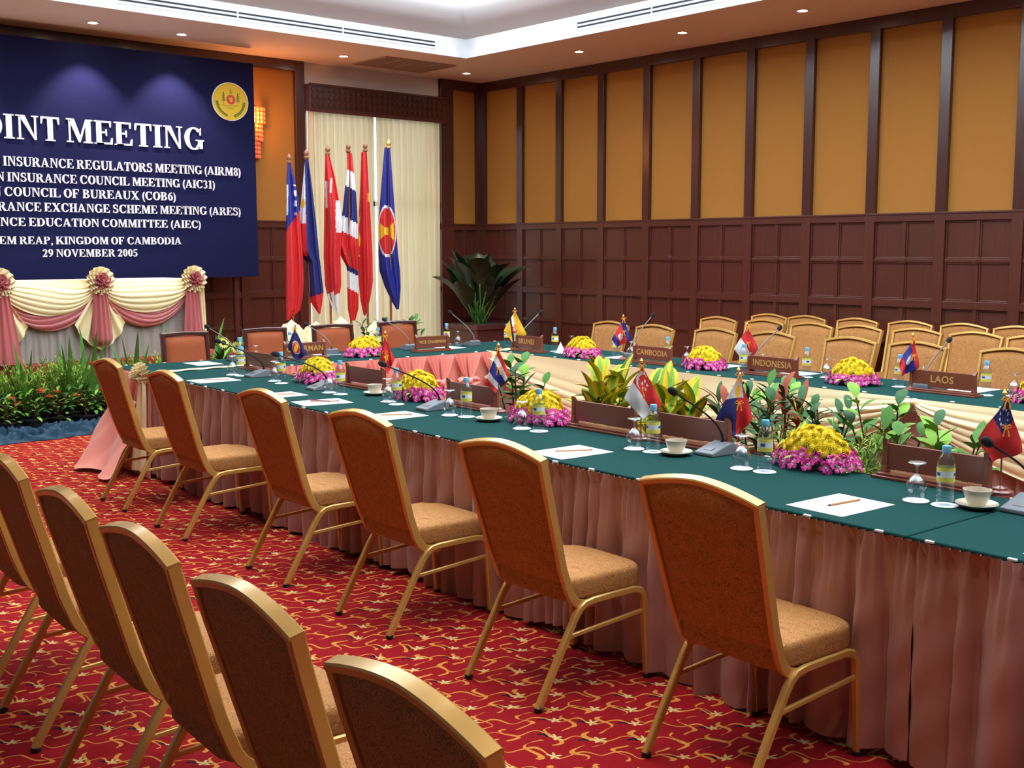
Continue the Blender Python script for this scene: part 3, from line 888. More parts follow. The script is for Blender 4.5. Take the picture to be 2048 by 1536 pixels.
def rosette(name, parent, loc, out, r=.13, m_out='cream', m_in='pink'):
    """ruffled cloth rose facing along 'out' (2D)"""
    out = Vector((out[0], out[1], 0)).normalized(); side = Vector((-out.y, out.x, 0)); up = Vector((0, 0, 1))
    T = Matrix(((side.x, up.x, out.x, loc[0]), (side.y, up.y, out.y, loc[1]), (side.z, up.z, out.z, loc[2]), (0, 0, 0, 1)))
    def ruff(r0, r1, zz, n, amp, ph):
        def fn(u, v):
            a = u * 2 * PI
            r_ = r0 + (r1 - r0) * v
            return (r_ * math.cos(a), r_ * math.sin(a), zz + v * amp * math.sin(a * n + ph) + v * v * .01)
        return fn
    mb = MB()
    mb.grid(ruff(.03, r, .012, 15, .022, 0), 120, 5, closed_u=True, T=T)
    mb.grid(ruff(.03, r * .86, .03, 13, .020, 1), 120, 5, closed_u=True, T=T)
    mb.grid(ruff(.03, r * .70, .045, 11, .018, 2), 120, 5, closed_u=True, T=T)
    o = mb.build(name, m_out, parent, sharp=180)
    mi = MB()
    for k in range(5):
        mi.grid(ruff(.004, r * (.58 - .1 * k), .055 + k * .010, 6 + k % 2, .020, k * 1.3), 70, 4, closed_u=True, T=T)
    mi.ball((0, 0, .075), r * .2, 10, 6, T=T)
    mi.build('rosette_centre', m_in, o, sharp=180)
    return o


def tail(mb, c, out, z1, z0, w1, w0, m=0, folds=5, seed=0, bag=0.0):
    """hanging tail: narrow at the top, wider at the bottom, optionally gathered back in like a bag"""
    out = Vector(out); side = Vector((-out.y, out.x)); c = Vector(c); r_ = random.Random(seed); ph = r_.uniform(0, 6)
    def fn(u, v):
        w = w1 + (w0 - w1) * v ** .8
        if bag and v > .86: w *= 1 - bag * ((v - .86) / .14) ** 2
        x = (u - .5) * w
        o = .03 + .05 * math.cos((u - .5) * PI) * (.4 + v) + .012 * math.sin(u * folds * 2 * PI + ph) * (1 - .3 * v)
        if bag and v > .9: o *= 1 - .7 * ((v - .9) / .1) ** 2
        p = c + side * x + out * o
        return (p.x, p.y, z1 + (z0 - z1) * v)
    mb.grid(fn, 40, 22, m)


# ---- draped table on the stage
SY = 10.92
stt = thing('draped_stage_table', 'long stage table draped in cream and pink satin swags with ruffled rosettes', 'table', (4.35, SY + .35, .585), 0)
off = Vector(stt.location)
tp = MB(); tp.box(2.35 - off.x, 5.36 - off.x, SY - off.y, SY + .7 - off.y, .735, .765); tp.build('tabletop', 'pale_cream', stt, smooth=False, bevel=.004)
sk = MB(); pleats(sk, (5.345 - off.x, SY - off.y), (2.35 - off.x, SY - off.y), .004, .74, (0, -1), .018, .10, 3)
pleats(sk, (5.345 - off.x, SY + .68 - off.y), (5.345 - off.x, SY - off.y), .004, .74, (1, 0), .018, .10, 4)
sk.build('skirt', 'sheer', stt, sharp=180)
xs = [2.45, 3.42, 4.345, 5.30]
for i in range(3):
    a_ = (xs[i] - off.x, SY - .03 - off.y); b_ = (xs[i + 1] - off.x, SY - .03 - off.y)
    s2 = MB(); swag(s2, a_, b_, .765, .43, (0, -1), 0, 5, .05, start=.42, seed=i + 5, base=.0, power=.6); s2.build('pink_swag', 'pink', stt, sharp=180)
    s1 = MB(); swag(s1, a_, b_, .775, .30, (0, -1), 0, 6, .055, seed=i, base=.025, power=.6); s1.build('cream_swag', 'cream', stt, sharp=180)
for i in (1, 2, 3):
    x = xs[i] - off.x; y = SY - .05 - off.y
    fn_ = MB()
    if i != 3:
        def fan(u, v):
            a = R(-90 + (u - .5) * 84); L = (.12 + .50 * v * (1 - .25 * abs(u - .5) * 2)) 
            return (x + math.cos(a) * L * .75, y - .035 - .02 * math.sin(u * 10 * PI), .72 + math.sin(a) * L)
        fn_.grid(fan, 60, 8)
        fn_.build('cream_fan', 'cream', stt, sharp=180)
    else:
        tail(fn_, (x + .10, y), (0, -1), .72, .02, .06, .10, 0, 3, 9); fn_.build('cream_fan', 'cream', stt, sharp=180)
    t2 = MB(); tail(t2, (x - (.02 if i == 3 else .0), y - .045), (0, -1), .74, .14 if i == 2 else .02, .11, .22 if i == 2 else (.24 if i == 3 else .34), 0, 4, i, .55 if i == 2 else 0); t2.build('pink_tail', 'pink', stt, sharp=180)
    rosette('rosette', stt, (x, y - .07, .765), (0, -1), .135)

# ------------------------------------------------------------------ conference tables
TH_ = R(2.49)
E1 = Vector((math.sin(TH_), math.cos(TH_), 0)); E2 = Vector((math.cos(TH_), -math.sin(TH_), 0)); O_ = Vector((3.165, 0, 0))
ZT = .75
def near(u, v, z=0): return O_ + E2 * u + E1 * v + Vector((0, 0, z))


def clips(t, pts, along):
    for p in pts:
        c_ = MB(); c_.box(-.014, .014, -.006, .006, -.004, .004)
        o = c_.build('skirt_clip', 'clip', t, smooth=False, bevel=.002); o.location = p; o.rotation_euler.z = along


# near run, two tables meeting at a seam
def near_table(v0, v1, label, seed):
    t = thing('conference_table', label, 'table', near(.38, (v0 + v1) / 2), -TH_)
    h = (v1 - v0) / 2
    MB().box(-.38, .38, -h + .003, h - .003, ZT - .03, ZT).build('tabletop', 'green_cloth', t, smooth=False, bevel=.006)
    s_ = MB()
    pleats(s_, (-.385, h), (-.385, -h - (.05 if v0 > 0 else 0)), .022, ZT - .0015, (-1, 0), .055, .15, seed)
    s_.build('skirt', 'skirt', t, sharp=180)
    s_ = MB()
    pleats(s_, (.385, -h), (.385, h), .004, ZT - .0015, (1, 0), .022, .12, seed + 1)
    s_.build('inner_skirt', 'skirt', t, sharp=180)
    r_ = random.Random(seed)
    n = int((v1 - v0) / .27)
    clips(t, [(-.389, -h + .1 + k * (2 * h - .2) / n + r_.uniform(-.05, .05), ZT - .001) for k in range(n + 1)], PI / 2)
    clips(t, [(.389, -h + .1 + k * (2 * h - .2) / n + r_.uniform(-.05, .05), ZT - .001) for k in range(n + 1)], PI / 2)
    return t
nt_far = near_table(1.795, 7.81, 'long green-topped table with brown pleated skirt, nearest the camera side chairs', 11)
nt_near = near_table(-.6, 1.795, 'green-topped table section at the bottom right, beyond the cloth seam', 12)

# back run
bt = thing('conference_table', 'green-topped head table with pink bow skirt, in front of the dark framed chairs', 'table', near(2.05, 8.22), -TH_)
MB().box(-2.05, 1.85, -.405, .41, ZT - .03, ZT).build('tabletop', 'green_cloth', bt, smooth=False, bevel=.006)
s_ = MB(); pleats(s_, (1.85, .41), (-2.05, .41), .004, ZT - .0015, (0, 1), .02, .12, 15); s_.build('rear_skirt', 'skirt', bt, sharp=180)


def bow_unit(t, c, d, out, w=.29, ztop=ZT - .004, seed=0):
    """one tied bow of the pink skirt: two folded wings pulled into a knot, ruffles below"""
    c, d, out = Vector(c), Vector(d), Vector(out)
    mb = MB(); zk = ztop - .235
    for sg in (-1, 1):
        def wing(u, v):
            x = sg * (.012 + (w * .48 - .012) * u) * (1 - v) ** .75 + sg * .012 * v
            o = .02 + .035 * math.sin(u * PI * 2.5) ** 2 * (1 - v * .6) + .035 * v
            p = c + d * x + out * o
            return (p.x, p.y, ztop - (ztop - zk) * v ** .9)
        mb.grid(wing, 18, 12)
        def frill(u, v):
            x = sg * (.01 + w * .52 * u * v ** .7)
            o = .055 + .018 * math.sin(u * 9 + seed) * v
            p = c + d * x + out * (o - .02 * v)
            return (p.x, p.y, zk + .015 - (zk - .01) * v + .0 * u)
        mb.grid(frill, 16, 12)
        def loop(u, v):
            a = v * PI
            r_ = .055 + .03 * math.sin(u * PI)
            p = c + d * (sg * (.015 + .10 * math.sin(a))) + out * (.05 + .03 * math.sin(u * PI))
            return (p.x, p.y, zk + .03 - .05 * (u - .3) - .05 * (1 - math.cos(a)) * .6)
        mb.grid(loop, 6, 10)
    k_ = c + out * .075
    mb.ball((k_.x, k_.y, zk), .028, 10, 6, sc=(1, 1, 1.1))
    mb.build('bow', 'salmon', t, sharp=180)


s_ = MB(); pleats(s_, (-1.25, -.41), (1.85, -.41), .004, ZT - .004, (0, -1), .012, .145, 16, gather=False); s_.build('pink_skirt', 'salmon', bt, sharp=180)
for k in range(8): bow_unit(bt, (-1.02 + .29 * k, -.415), (1, 0), (0, -1), seed=k)
# end of the head table seen from the room side, by the first chair
s_ = MB(); pleats(s_, (-2.055, .41), (-2.055, -.41), .004, ZT - .004, (-1, 0), .014, .14, 17, gather=False, flare=.05); s_.build('pink_skirt', 'salmon', bt, sharp=180)
for k in range(2): bow_unit(bt, (-2.06, .22 - .31 * k), (0, 1), (-1, 0), seed=k + 20)
# pink cloth pooling on the carpet at the table's end
def pool(u, v):
    a = .18 + u * .5
    x = -2.07 - .02 - v * (.28 + .06 * math.sin(u * 9)); y = .40 - .72 * u + .05 * math.sin(v * 4)
    z = (.44 * (1 - v) ** 1.4 + .02 + .03 * abs(math.sin(u * 8 + v * 5)) * (1 - abs(v - .5)))
    return (x, y, z)
pb = MB(); pb.grid(pool, 30, 16); pb.build('pink_drape', 'salmon', bt, sharp=180)
def spill(u, v):
    w = .05 + .26 * v ** .7
    y = -.30 + (u - .5) * w + .05 * v
    return (-2.085 - .03 * math.cos((u - .5) * PI) - .012 * math.sin(u * 14) - .05 * v, y, ZT - .05 - (ZT - .10) * v)
sp = MB(); sp.grid(spill, 30, 14); sp.build('cream_fall', 'cream', bt, sharp=180)
rosette('rosette', bt, (-2.08, -.27, ZT + .0), (-.8, -.3), .085, 'cream', 'cream')
rn = MB()
def runner(u, v): return (-2.02 + 1.05 * u, -.30 + .075 * (v - .5) + .03 * math.sin(u * 2.5) + .05 * u, ZT + .006 + .006 * math.sin(v * PI) + .002 * math.sin(u * 30 + v * 8))
rn.grid(runner, 40, 6); rn.build('cream_sash', 'cream', bt, sharp=180)
r_ = random.Random(5)
clips(bt, [(-1.0 + k * .27, .405, ZT) for k in range(11)] + [(-1.95 + k * .31, .405, ZT) for k in range(3)], 0)
clips(bt, [(-.95 + k * .36, -.408, ZT) for k in range(7)], 0)

# far run (slightly turned)
A = R(3.72)
D1 = Vector((math.sin(A), math.cos(A), 0)); D2 = Vector((math.cos(A), -math.sin(A), 0))
FO = Vector((6.10, 0, 0))
def far(u, v, z=0): return FO + D2 * u + D1 * v + Vector((0, 0, z))
v0, v1 = -.5, 7.70
ft = thing('conference_table', 'long green-topped table with cream swags over brown skirt, facing the rows of gold chairs', 'table', far(.39, (v0 + v1) / 2), -A)
h = (v1 - v0) / 2
MB().box(-.39, .39, -h, h, ZT - .03, ZT).build('tabletop', 'green_cloth', ft, smooth=False, bevel=.006)
s_ = MB(); pleats(s_, (-.395, h), (-.395, -h), .004, ZT - .0015, (-1, 0), .024, .13, 21); s_.build('skirt', 'skirt', ft, sharp=180)
s_ = MB(); pleats(s_, (.395, -h), (.395, h), .004, ZT - .0015, (1, 0), .02, .13, 22); s_.build('rear_skirt', 'skirt', ft, sharp=180)
vs_ = [7.72, 3.46, -.7]
for i in range(2):
    s_ = MB(); swag(s_, (-.395, vs_[i] - (v0 + v1) / 2), (-.395, vs_[i + 1] - (v0 + v1) / 2), ZT + .004, .50, (-1, 0), 0, 6, .05, seed=i + 30, n=110, power=.62, base=.045)
    s_.build('cream_swag', 'cream', ft, sharp=180)
ce_ = MB(); ce_.grid(lambda u, v: (-.39 + .30 * u, 3.99 + .09 * v + .02 * math.sin(u * 3), ZT + .005 + .012 * math.sin(v * PI) + .002 * math.sin(u * 17)), 20, 8); ce_.build('swag_end', 'cream', ft, sharp=180)
kn = MB(); kn.ball((-.45, 3.46 - (v0 + v1) / 2, ZT - .015), .03, 12, 8, sc=(1.2, 1, .8)); kn.build('swag_knot', 'cream', ft)
clips(ft, [(-.385, -h + .15 + k * .30, ZT + .003) for k in range(27)], PI / 2)
clips(ft, [(.385, -h + .15 + k * .45, ZT) for k in range(18)], PI / 2)


# ------------------------------------------------------------------ banquet chairs
def make_chair(label):
    t = thing('banquet_chair', label, 'chair')
    hw = lambda tt: .203 + (.232 - .203) * tt
    def by(tt): return .135 - .135 * tt           # y of the back at height fraction tt
    def bz(tt): return .43 + (.900 - .43) * tt
    fr = MB()
    for sx in (-1, 1):
        p = [(sx * .200, .27, .352), (sx * .200, .225, .352), (sx * .200, .190, .362), (sx * .201, .165, .385), (sx * .203, .148, .415)]
        p += [(sx * hw(k / 6), by(k / 6), bz(k / 6)) for k in range(1, 7)]
        p[-1] = (sx * .2325, -.001, .912)
        fr.sweep(p, (1, 0, 0), .021, .036)
    n_ = Vector((0, .962, .272))
    arch = []
    for k in range(15):
        x = -.241 + .482 * k / 14
        arch.append((x, -.008 * 0, .908 + .038 * (1 - (abs(x) / .241) ** 1.7)))
    fr.sweep(arch, (0, .962, .276), .037, .021)
    fr.build('back_frame', 'chair_gold', t, sharp=30)
    bk = MB()
    def pad(side):
        def fn(u, v):
            s_ = u * 2 - 1
            w = hw(v) - .008
            x = s_ * w
            zt_ = .900 + .034 * (1 - abs(s_) ** 1.7)
            zb_ = .446 - .016 * (1 - s_ * s_)
            z = zb_ + (zt_ - zb_) * v
            tt = (z - .43) / .47
            e = min(1, (1 - abs(s_)) * 7) * min(1, v * 9, (1 - v) * 9)
            e = max(0, e) ** .5
            o = (.024 if side > 0 else -.012) * e + side * .004
            return (x, by(tt) + o * .96 + 0.0, z + o * .27)
        return fn
    bk.grid(pad(1), 24, 24); bk.grid(pad(-1), 24, 24)
    bk.build('backrest', 'brocade', t, sharp=70)
    # seat cushion: stacked rounded outlines
    st_ = MB(); rings = []
    def outline(ins, z, n=48):
        pts = []
        for k in range(n):
            a = 2 * PI * k / n
            ca, sa = math.cos(a), math.sin(a)
            ex = 4.5 if sa > 0 else 9
            r_ = (abs(ca) ** ex + abs(sa) ** ex) ** (-1 / ex)
            x = r_ * ca * (.213 - ins) * (1 + .02 * sa); y = .338 + r_ * sa * (.212 - ins)
            pts.append((x, y, z - .006 * (1 if sa > .6 else 0)))
        return pts
    lv = [(.008, .374), (.001, .379), (0, .386), (0, .436), (.002, .446), (.008, .453), (.018, .457), (.05, .461), (.10, .465), (.15, .467), (.19, .468)]
    vs, fs = [], []
    for ins, z in lv: vs += outline(ins, z)
    N = 48
    for i in range(len(lv) - 1):
        for k in range(N): fs.append((i * N + k, i * N + (k + 1) % N, (i + 1) * N + (k + 1) % N, (i + 1) * N + k))
    fs.append(tuple(range(N - 1, -1, -1))); fs.append(tuple((len(lv) - 1) * N + k for k in range(N)))
    st_.add(vs, fs); st_.build('seat', 'brocade', t, sharp=60)
    sf = MB()
    sf.box(-.19, .19, .235, .26, .348, .374); sf.box(-.19, .19, .46, .485, .35, .374)
    sf.build('seat_rail', 'chair_gold', t, smooth=False, bevel=.003)
    for sx in (-1, 1):
        x = sx * .209
        lg = MB(); lg.sweep([(x, .0, .012), (x, .10, .185), (x, .175, .312), (x, .195, .338), (x, .222, .356), (x, .26, .362), (x, .36, .364)], (1, 0, 0), .024, .027)
        lr = lg.build('leg', 'chair_gold', t, sharp=30)
        cp = MB(); cp.lathe([(.015, .0), (.0165, .002), (.0165, .016), (.012, .02)], 10, T=Matrix.Translation((x, .002, 0))); cp.build('foot_cap', 'rubber', lr)
        lg = MB(); lg.sweep([(x, .36, .364), (x, .465, .364), (x, .500, .356), (x, .520, .335), (x, .528, .305), (x, .548, .012)], (1, 0, 0), .024, .027)
        lf = lg.build('leg', 'chair_gold', t, sharp=30)
        cp = MB(); cp.lathe([(.015, .0), (.0165, .002), (.0165, .016), (.012, .02)], 10, T=Matrix.Translation((x, .548, 0))); cp.build('foot_cap', 'rubber', lf)
        sb = MB(); sb.sweep([(x, .136, .246), (x, .532, .272)], (1, 0, 0), .012, .016); sb.build('stretcher', 'chair_gold', t, sharp=30)
    return t


chair0 = None
def place_chair(x, y, rz, label, group):
    """x, y of the middle of the chair's top rail; the chair faces its local +y turned by rz"""
    global chair0
    if chair0 is None:
        chair0 = make_chair(label); chair0.location = (x, y, 0); chair0.rotation_euler = (0, 0, rz); chair0['group'] = group
        return chair0
    return dup(chair0, (x, y, 0), rz, label, group)


NEAR_CH = [(2.893, 7.13, -94), (2.842, 6.19, -93.5), (2.807, 5.02, -93.5), (2.741, 4.07, -92.5), (2.683, 3.08, -93), (2.676, 2.165, -93.5)]
desc = ['gold banquet chair at the table end beside the cream rosette, farthest of the near row', 'gold banquet chair second from the far end of the near table row', 'gold banquet chair third from the far end of the near table row', 'gold banquet chair fourth from the far end of the near table row', 'gold banquet chair second nearest the camera at the near table', 'gold banquet chair nearest the camera at the near table, large at lower right']
for (x, y, r), d_ in zip(NEAR_CH, desc): place_chair(x, y, R(r), d_, 'chairs along the near table')
FRONT = [(1.29, 4.58), (1.235, 3.945), (1.185, 3.27), (1.150, 2.695), (1.108, 2.08), (1.050, 1.443)]
desc = ['gold banquet chair at the far end of the foreground row, cut by the left edge', 'second gold banquet chair from the far end of the foreground row', 'third gold banquet chair from the far end of the foreground row', 'fourth gold banquet chair from the far end of the foreground row', 'fifth gold banquet chair from the far end of the foreground row, at bottom left', 'gold banquet chair closest to the camera, cut off by the bottom edge']
for (x, y), d_ in zip(FRONT, desc): place_chair(x, y, R(-94.3), d_, 'chairs in the foreground row')
rows = (('front row', [(8.02, 7.59), (7.95, 6.97), (8.0, 6.31), (7.99, 5.70), (7.95, 4.94), (7.91, 4.35), (7.86, 3.61)], 7.96),
        ('middle row', [(9.35, 7.34), (9.32, 6.75), (9.24, 6.16), (9.25, 5.66), (9.24, 5.09), (9.20, 4.54), (9.17, 4.03)], 9.25),
        ('back row', [(10.16, 7.30), (10.17, 6.84), (10.17, 6.25), (10.16, 5.67), (10.16, 5.13), (10.16, 4.62)], 10.2))
for rn_, pts, _ in rows:
    for k, (x, y) in enumerate(pts):
        place_chair(min(x, 10.17), y, R(90 - 4), 'gold banquet chair, %s from the left in the audience %s' % (ORD[k], rn_), 'audience chairs in the ' + rn_)


# ------------------------------------------------------------------ executive chairs behind the head table
def make_exec(label):
    t = thing('executive_chair', label, 'chair')
    fr = MB()
    fr.sweep([(-.185, .03, .46), (-.193, .0, .70), (-.190, -.03, .925)], (1, 0, 0), .035, .045)
    fr.sweep([(.185, .03, .46), (.193, .0, .70), (.190, -.03, .925)], (1, 0, 0), .035, .045)
    fr.sweep([(-.206, -.03, .93), (0, -.036, .937), (.206, -.03, .93)], (0, 1, 0), .05, .032)
    fr.sweep([(-.18, .03, .50), (.18, .03, .50)], (0, 1, 0), .03, .04)
    fr.build('back_frame', 'exec_wood', t, sharp=30)
    pd = MB()
    for sd in (-1, 1):
        def fn(u, v):
            s_ = u * 2 - 1; e = max(0, min(1, (1 - abs(s_)) * 6) * min(1, v * 8, (1 - v) * 8)) ** .5
            return (s_ * .176, .03 - .058 * v + sd * (.006 + .022 * e), .52 + .395 * v)
        pd.grid(fn, 14, 14)
    pd.build('backrest', 'leather', t, sharp=70)
    MB().box(-.20, .20, .02, .50, .42, .49).build('seat', 'leather', t, bevel=.02)
    for sx in (-1, 1):
        am = MB(); am.sweep([(sx * .222, .02, .62), (sx * .225, .2, .655), (sx * .222, .40, .65), (sx * .218, .44, .60), (sx * .218, .43, .43)], (1, 0, 0), .035, .03)
        am.build('armrest', 'exec_wood', t, sharp=30)
        for y0, y1 in ((.03, -.04), (.46, .48)):
            lg = MB(); lg.sweep([(sx * .19, y0, .43), (sx * .20, y1, .0)], (1, 0, 0), .038, .038); lg.build('leg', 'exec_wood', t, sharp=30)
    return t
ex0 = None
for k, (x, d_) in enumerate(((4.37, 'mahogany framed leather chair farthest left behind the head table, by the stage'), (5.136, 'mahogany framed leather chair behind the CHAIRMAN nameplate, second from left'), (5.845, 'mahogany framed leather chair third from left, below the hanging flags'), (6.585, 'mahogany framed leather chair beside the VICE CHAIRMAN nameplate, below the curtain'))):
    if ex0 is None:
        ex0 = make_exec(d_); ex0.location = (x, 9.08, 0); ex0.rotation_euler = (0, 0, R(176)); ex0['group'] = 'chairs behind the head table'
    else: dup(ex0, (x, 9.08, 0), R(176 - k * 1.5), d_, 'chairs behind the head table')


# ------------------------------------------------------------------ table settings
def make_bottle(label):
    t = thing('water_bottle', label, 'bottle')
    b_ = MB()
    pr = [(.0001, .004), (.018, .0), (.026, .001), (.0300, .006)]
    z = .01
    while z < .075:
        pr += [(.0302, z), (.0285, z + .006), (.0302, z + .012)]; z += .013
    pr += [(.0305, .085), (.0305, .135), (.030, .148), (.027, .160), (.020, .174), (.0145, .182), (.0125, .186), (.0125, .195), (.0001, .195)]
    b_.lathe(pr, 20); b_.build('bottle_body', 'water', t, sharp=80)
    l_ = MB()
    def lab(u, v):
        a = u * 2 * PI
        return (.0309 * math.cos(a), .0309 * math.sin(a), .084 + .05 * v)
    def lm(u, v):
        if .36 < v < .72:
            for c0 in (.30, .62, .95):
                if abs(u - c0) < .05 and abs(v - .54) < .13: return 2
            return 1
        return 0
    l_.grid(lab, 48, 12, lm, closed_u=True); l_.build('label', ['label_yellow', 'label_white', 'label_blue'], t)
    c_ = MB(); c_.lathe([(.0150, .184), (.0156, .186), (.0156, .205), (.0145, .209), (.0001, .2095)], 20); c_.build('cap', 'cap', t, sharp=40)
    return t


def make_goblet(label):
    t = thing('upturned_goblet', label, 'glass')
    g = MB()
    pr = [(.030, .0), (.034, .020), (.0375, .042), (.035, .062), (.024, .080), (.010, .091), (.0045, .098), (.0040, .112), (.0055, .124), (.016, .131), (.032, .1345), (.0335, .136), (.031, .1375), (.006, .1375), (.0001, .137)]
    inner = [(.0001, .086), (.010, .0855), (.0225, .077), (.0333, .061), (.0358, .042), (.0325, .020), (.0287, .0)]
    g.lathe(inner + pr, 24); g.build('glass_body', 'goblet', t, sharp=80)
    return t


def make_cup(label):
    t = thing('cup_and_saucer', label, 'cup')
    s_ = MB(); s_.lathe([(.0001, .004), (.030, .0), (.034, .002), (.060, .010), (.072, .018), (.071, .020), (.058, .0135), (.034, .007), (.0001, .006)], 28); s_.build('saucer', 'porcelain', t, sharp=60)
    c_ = MB(); c_.lathe([(.024, .008), (.027, .010), (.038, .030), (.046, .055), (.0485, .066), (.0455, .066), (.042, .052), (.034, .028), (.0001, .018)], 28); c_.build('cup', 'porcelain', t, sharp=60)
    e_ = MB(); e_.lathe([(.0001, .052), (.020, .0545), (.036, .051), (.0405, .049)], 20); e_.build('contents', 'tea', t)
    return t


protos = {}
def put(kind, maker, loc, rz, label, group):
    if kind not in protos:
        o = maker(label); o.location = loc; o.rotation_euler = (0, 0, rz); o['group'] = group; protos[kind] = o
        return o
    return dup(protos[kind], loc, rz, label, group)


def coaster(x, y, label, z=ZT):
    c_ = MB(); c_.lathe([(.046, 0), (.046, .0012), (.0001, .0014)], 28)
    o = c_.build('paper_coaster', 'coaster', loc=(x, y, z + .0012)); tag(o, label, 'coaster', 'paper coasters')
    return o


CZ = ZT + .0028
NB = [(3.937, 7.325, 3.919, 7.42), (3.911, 6.728, 3.941, 6.87), (3.879, 5.964, 3.872, 6.08), (3.864, 5.355, 3.895, 5.48), (3.847, 4.697, 3.815, 4.80), (3.799, 4.077, 3.794, 4.195), (3.781, 3.318, 3.775, 3.425), (3.767, 2.713, 3.752, 2.815), (3.732, 1.929, 3.725, 2.033)]
wn = ['farthest along', 'second farthest along', 'third farthest along', 'fourth farthest along', 'beside the striped flag on', 'before the third bouquet on', 'beside the crescent flag on', 'left of the nearest bouquet on', 'nearest the camera on']
for (bx, by_, gx, gy), w_ in zip(NB, wn):
    coaster(bx, by_, 'white round coaster under the water bottle %s the near table' % w_)
    coaster(gx, gy, 'white round coaster under the upturned goblet %s the near table' % w_, ZT + .0003)
    put('bottle', make_bottle, (bx, by_, CZ), R(rnd.uniform(170, 260)), 'blue-capped water bottle %s the near table' % w_, 'bottles on the near table')
    put('goblet', make_goblet, (gx, gy, CZ), 0, 'upturned clear goblet %s the near table' % w_, 'goblets on the near table')
FB = [(6.934, 7.236, 7.03, 7.13), (6.917, 6.488, 6.98, 6.38), (6.817, 5.845, 6.90, 5.72), (6.70, 5.03, 6.82, 4.95), (6.805, 4.569, 6.90, 4.47), (6.774, 3.846, 6.86, 3.73), (6.765, 3.264, 6.85, 3.13)]
wf_ = ['between the BRUNEI plate and the first far bouquet', 'behind the blue and red temple flag', 'right of the CAMBODIA nameplate', 'behind the plain red and white flag', 'right of the INDONESIA nameplate', 'left of the flag with a white disc', 'right of the LAOS nameplate']
for (bx, by_, gx, gy), w_ in zip(FB, wf_):
    coaster(bx, by_, 'white coaster under the water bottle ' + w_)
    coaster(gx, gy, 'white coaster under the goblet ' + w_, ZT + .0003)
    put('bottle', make_bottle, (bx, by_, CZ), R(rnd.uniform(170, 260)), 'blue-capped water bottle ' + w_, 'bottles on the far table')
    put('goblet', make_goblet, (gx, gy, CZ), 0, 'upturned clear goblet ' + w_, 'goblets on the far table')
BBT = [(4.345, 8.10, 'in front of the leftmost leather chair'), (4.95, 8.36, 'behind the blue flag with a red ring'), (5.80, 8.30, 'behind the head table bouquet'), (6.60, 8.34, 'right of the VICE CHAIRMAN nameplate'), (6.98, 7.92, 'behind the yellow and white flag')]
for bx, by_, w_ in BBT:
    put('bottle', make_bottle, (bx, by_, ZT + .0005), R(200), 'blue-capped water bottle %s on the head table' % w_, 'bottles on the head table')
for bx, by_, w_ in ((4.50, 8.12, 'in front of the leftmost leather chair'), (6.68, 8.27, 'right of the VICE CHAIRMAN nameplate'), (7.12, 7.90, 'behind the yellow and white flag')):
    put('goblet', make_goblet, (bx, by_, ZT + .0005), 0, 'upturned clear goblet %s on the head table' % w_, 'goblets on the head table')
for (x, y), w_ in zip(((4.022, 5.80), (3.843, 4.507), (3.799, 3.202), (3.776, 1.835)), ('beside the farthest near-table nameplate with open back', 'in front of the striped blue, white and red flag', 'between the crescent flag and the grey microphone base', 'nearest the camera, at the right edge')):
    put('cup', make_cup, (x, y, ZT + .0003), 0, 'cream cup on a saucer ' + w_, 'cups on the near table')


# paper and pencils
def sheet(x, y, rz, label, w=.21, l=.297, z=ZT):
    p = MB()
    def fn(u, v): return ((u - .5) * w, (v - .5) * l, .0012 + .0006 * math.sin(u * 3) * math.sin(v * 4))
    p.grid(fn, 6, 6)
    return tag(p.build('paper_sheet', 'paper', loc=(x, y, z), rotz=rz, solid=.0015), label, 'paper', 'writing pads')


def pencil(x, y, rz, label, m='pencil', z=ZT + .003):
    t = thing('pencil', label, 'pencil', (x, y, z + .0035), rz, 'pencils on the pads')
    b_ = MB(); b_.tube([(-.085, 0, 0), (.072, 0, 0)], .0038, 6); b_.build('shaft', m, t, smooth=False)
    c_ = MB(); c_.tube([(.072, 0, 0), (.088, 0, 0)], [.0038, .0006], 6); c_.build('tip', 'rubber', t, smooth=False)


SH = [(3.66, 7.20, -3, 'white paper sheet farthest along the near table'), (3.57, 6.19, -3, 'white paper sheet behind the third near chair, partly under another'), (3.59, 5.72, -10, 'white paper sheet with two pens, above the third near chair'), (3.58, 4.99, -3, 'white paper sheet above the fourth near chair'), (3.506, 3.557, -4, 'white paper sheet above the fifth near chair'), (3.468, 2.175, -4, 'white paper sheet right of the nearest chair'), (3.44, 1.33, -4, 'white paper sheet at the right edge of the photo')]
for k, (x, y, a, d_) in enumerate(SH):
    sheet(x, y, R(a + 90), d_, .235, .30, ZT + (.001 if k == 2 else 0))
    pencil(x + .02, y + .0, R(a - 28 if k != 5 else 172), 'wooden pencil lying on the ' + d_.replace('white ', ''), z=ZT + (.004 if k == 2 else .003))
pencil(3.56, 5.70, R(-72), 'dark red pen crossing the pencil on the third chair sheet', 'pen_red', ZT + .013)
for k, (x, y, d_) in enumerate(((4.15, 8.34, 'white paper sheet at the left of the head table'), (5.30, 8.42, 'white paper sheet behind the CHAIRMAN nameplate'), (6.50, 8.20, 'white paper sheet behind the VICE CHAIRMAN nameplate'))):
    sheet(x, y, R(-2), d_)
for k, (y, d_) in enumerate(((7.05, 'white paper sheet left of the first far bouquet'), (6.45, 'white paper sheet behind the temple flag'), (5.45, 'white paper sheet behind the second far bouquet'), (4.75, 'white paper sheet behind the INDONESIA nameplate'), (3.45, 'white paper sheet behind the LAOS nameplate'))):
    sheet(6.98 if k != 3 else 6.95, y, R(86), d_)
nk = MB()
nk.grid(lambda u, v: (.05 * (u - .5) * 2 * (1 - .8 * v), .04 * math.sin(u * 9) * (1 - v), .09 * v), 14, 6)
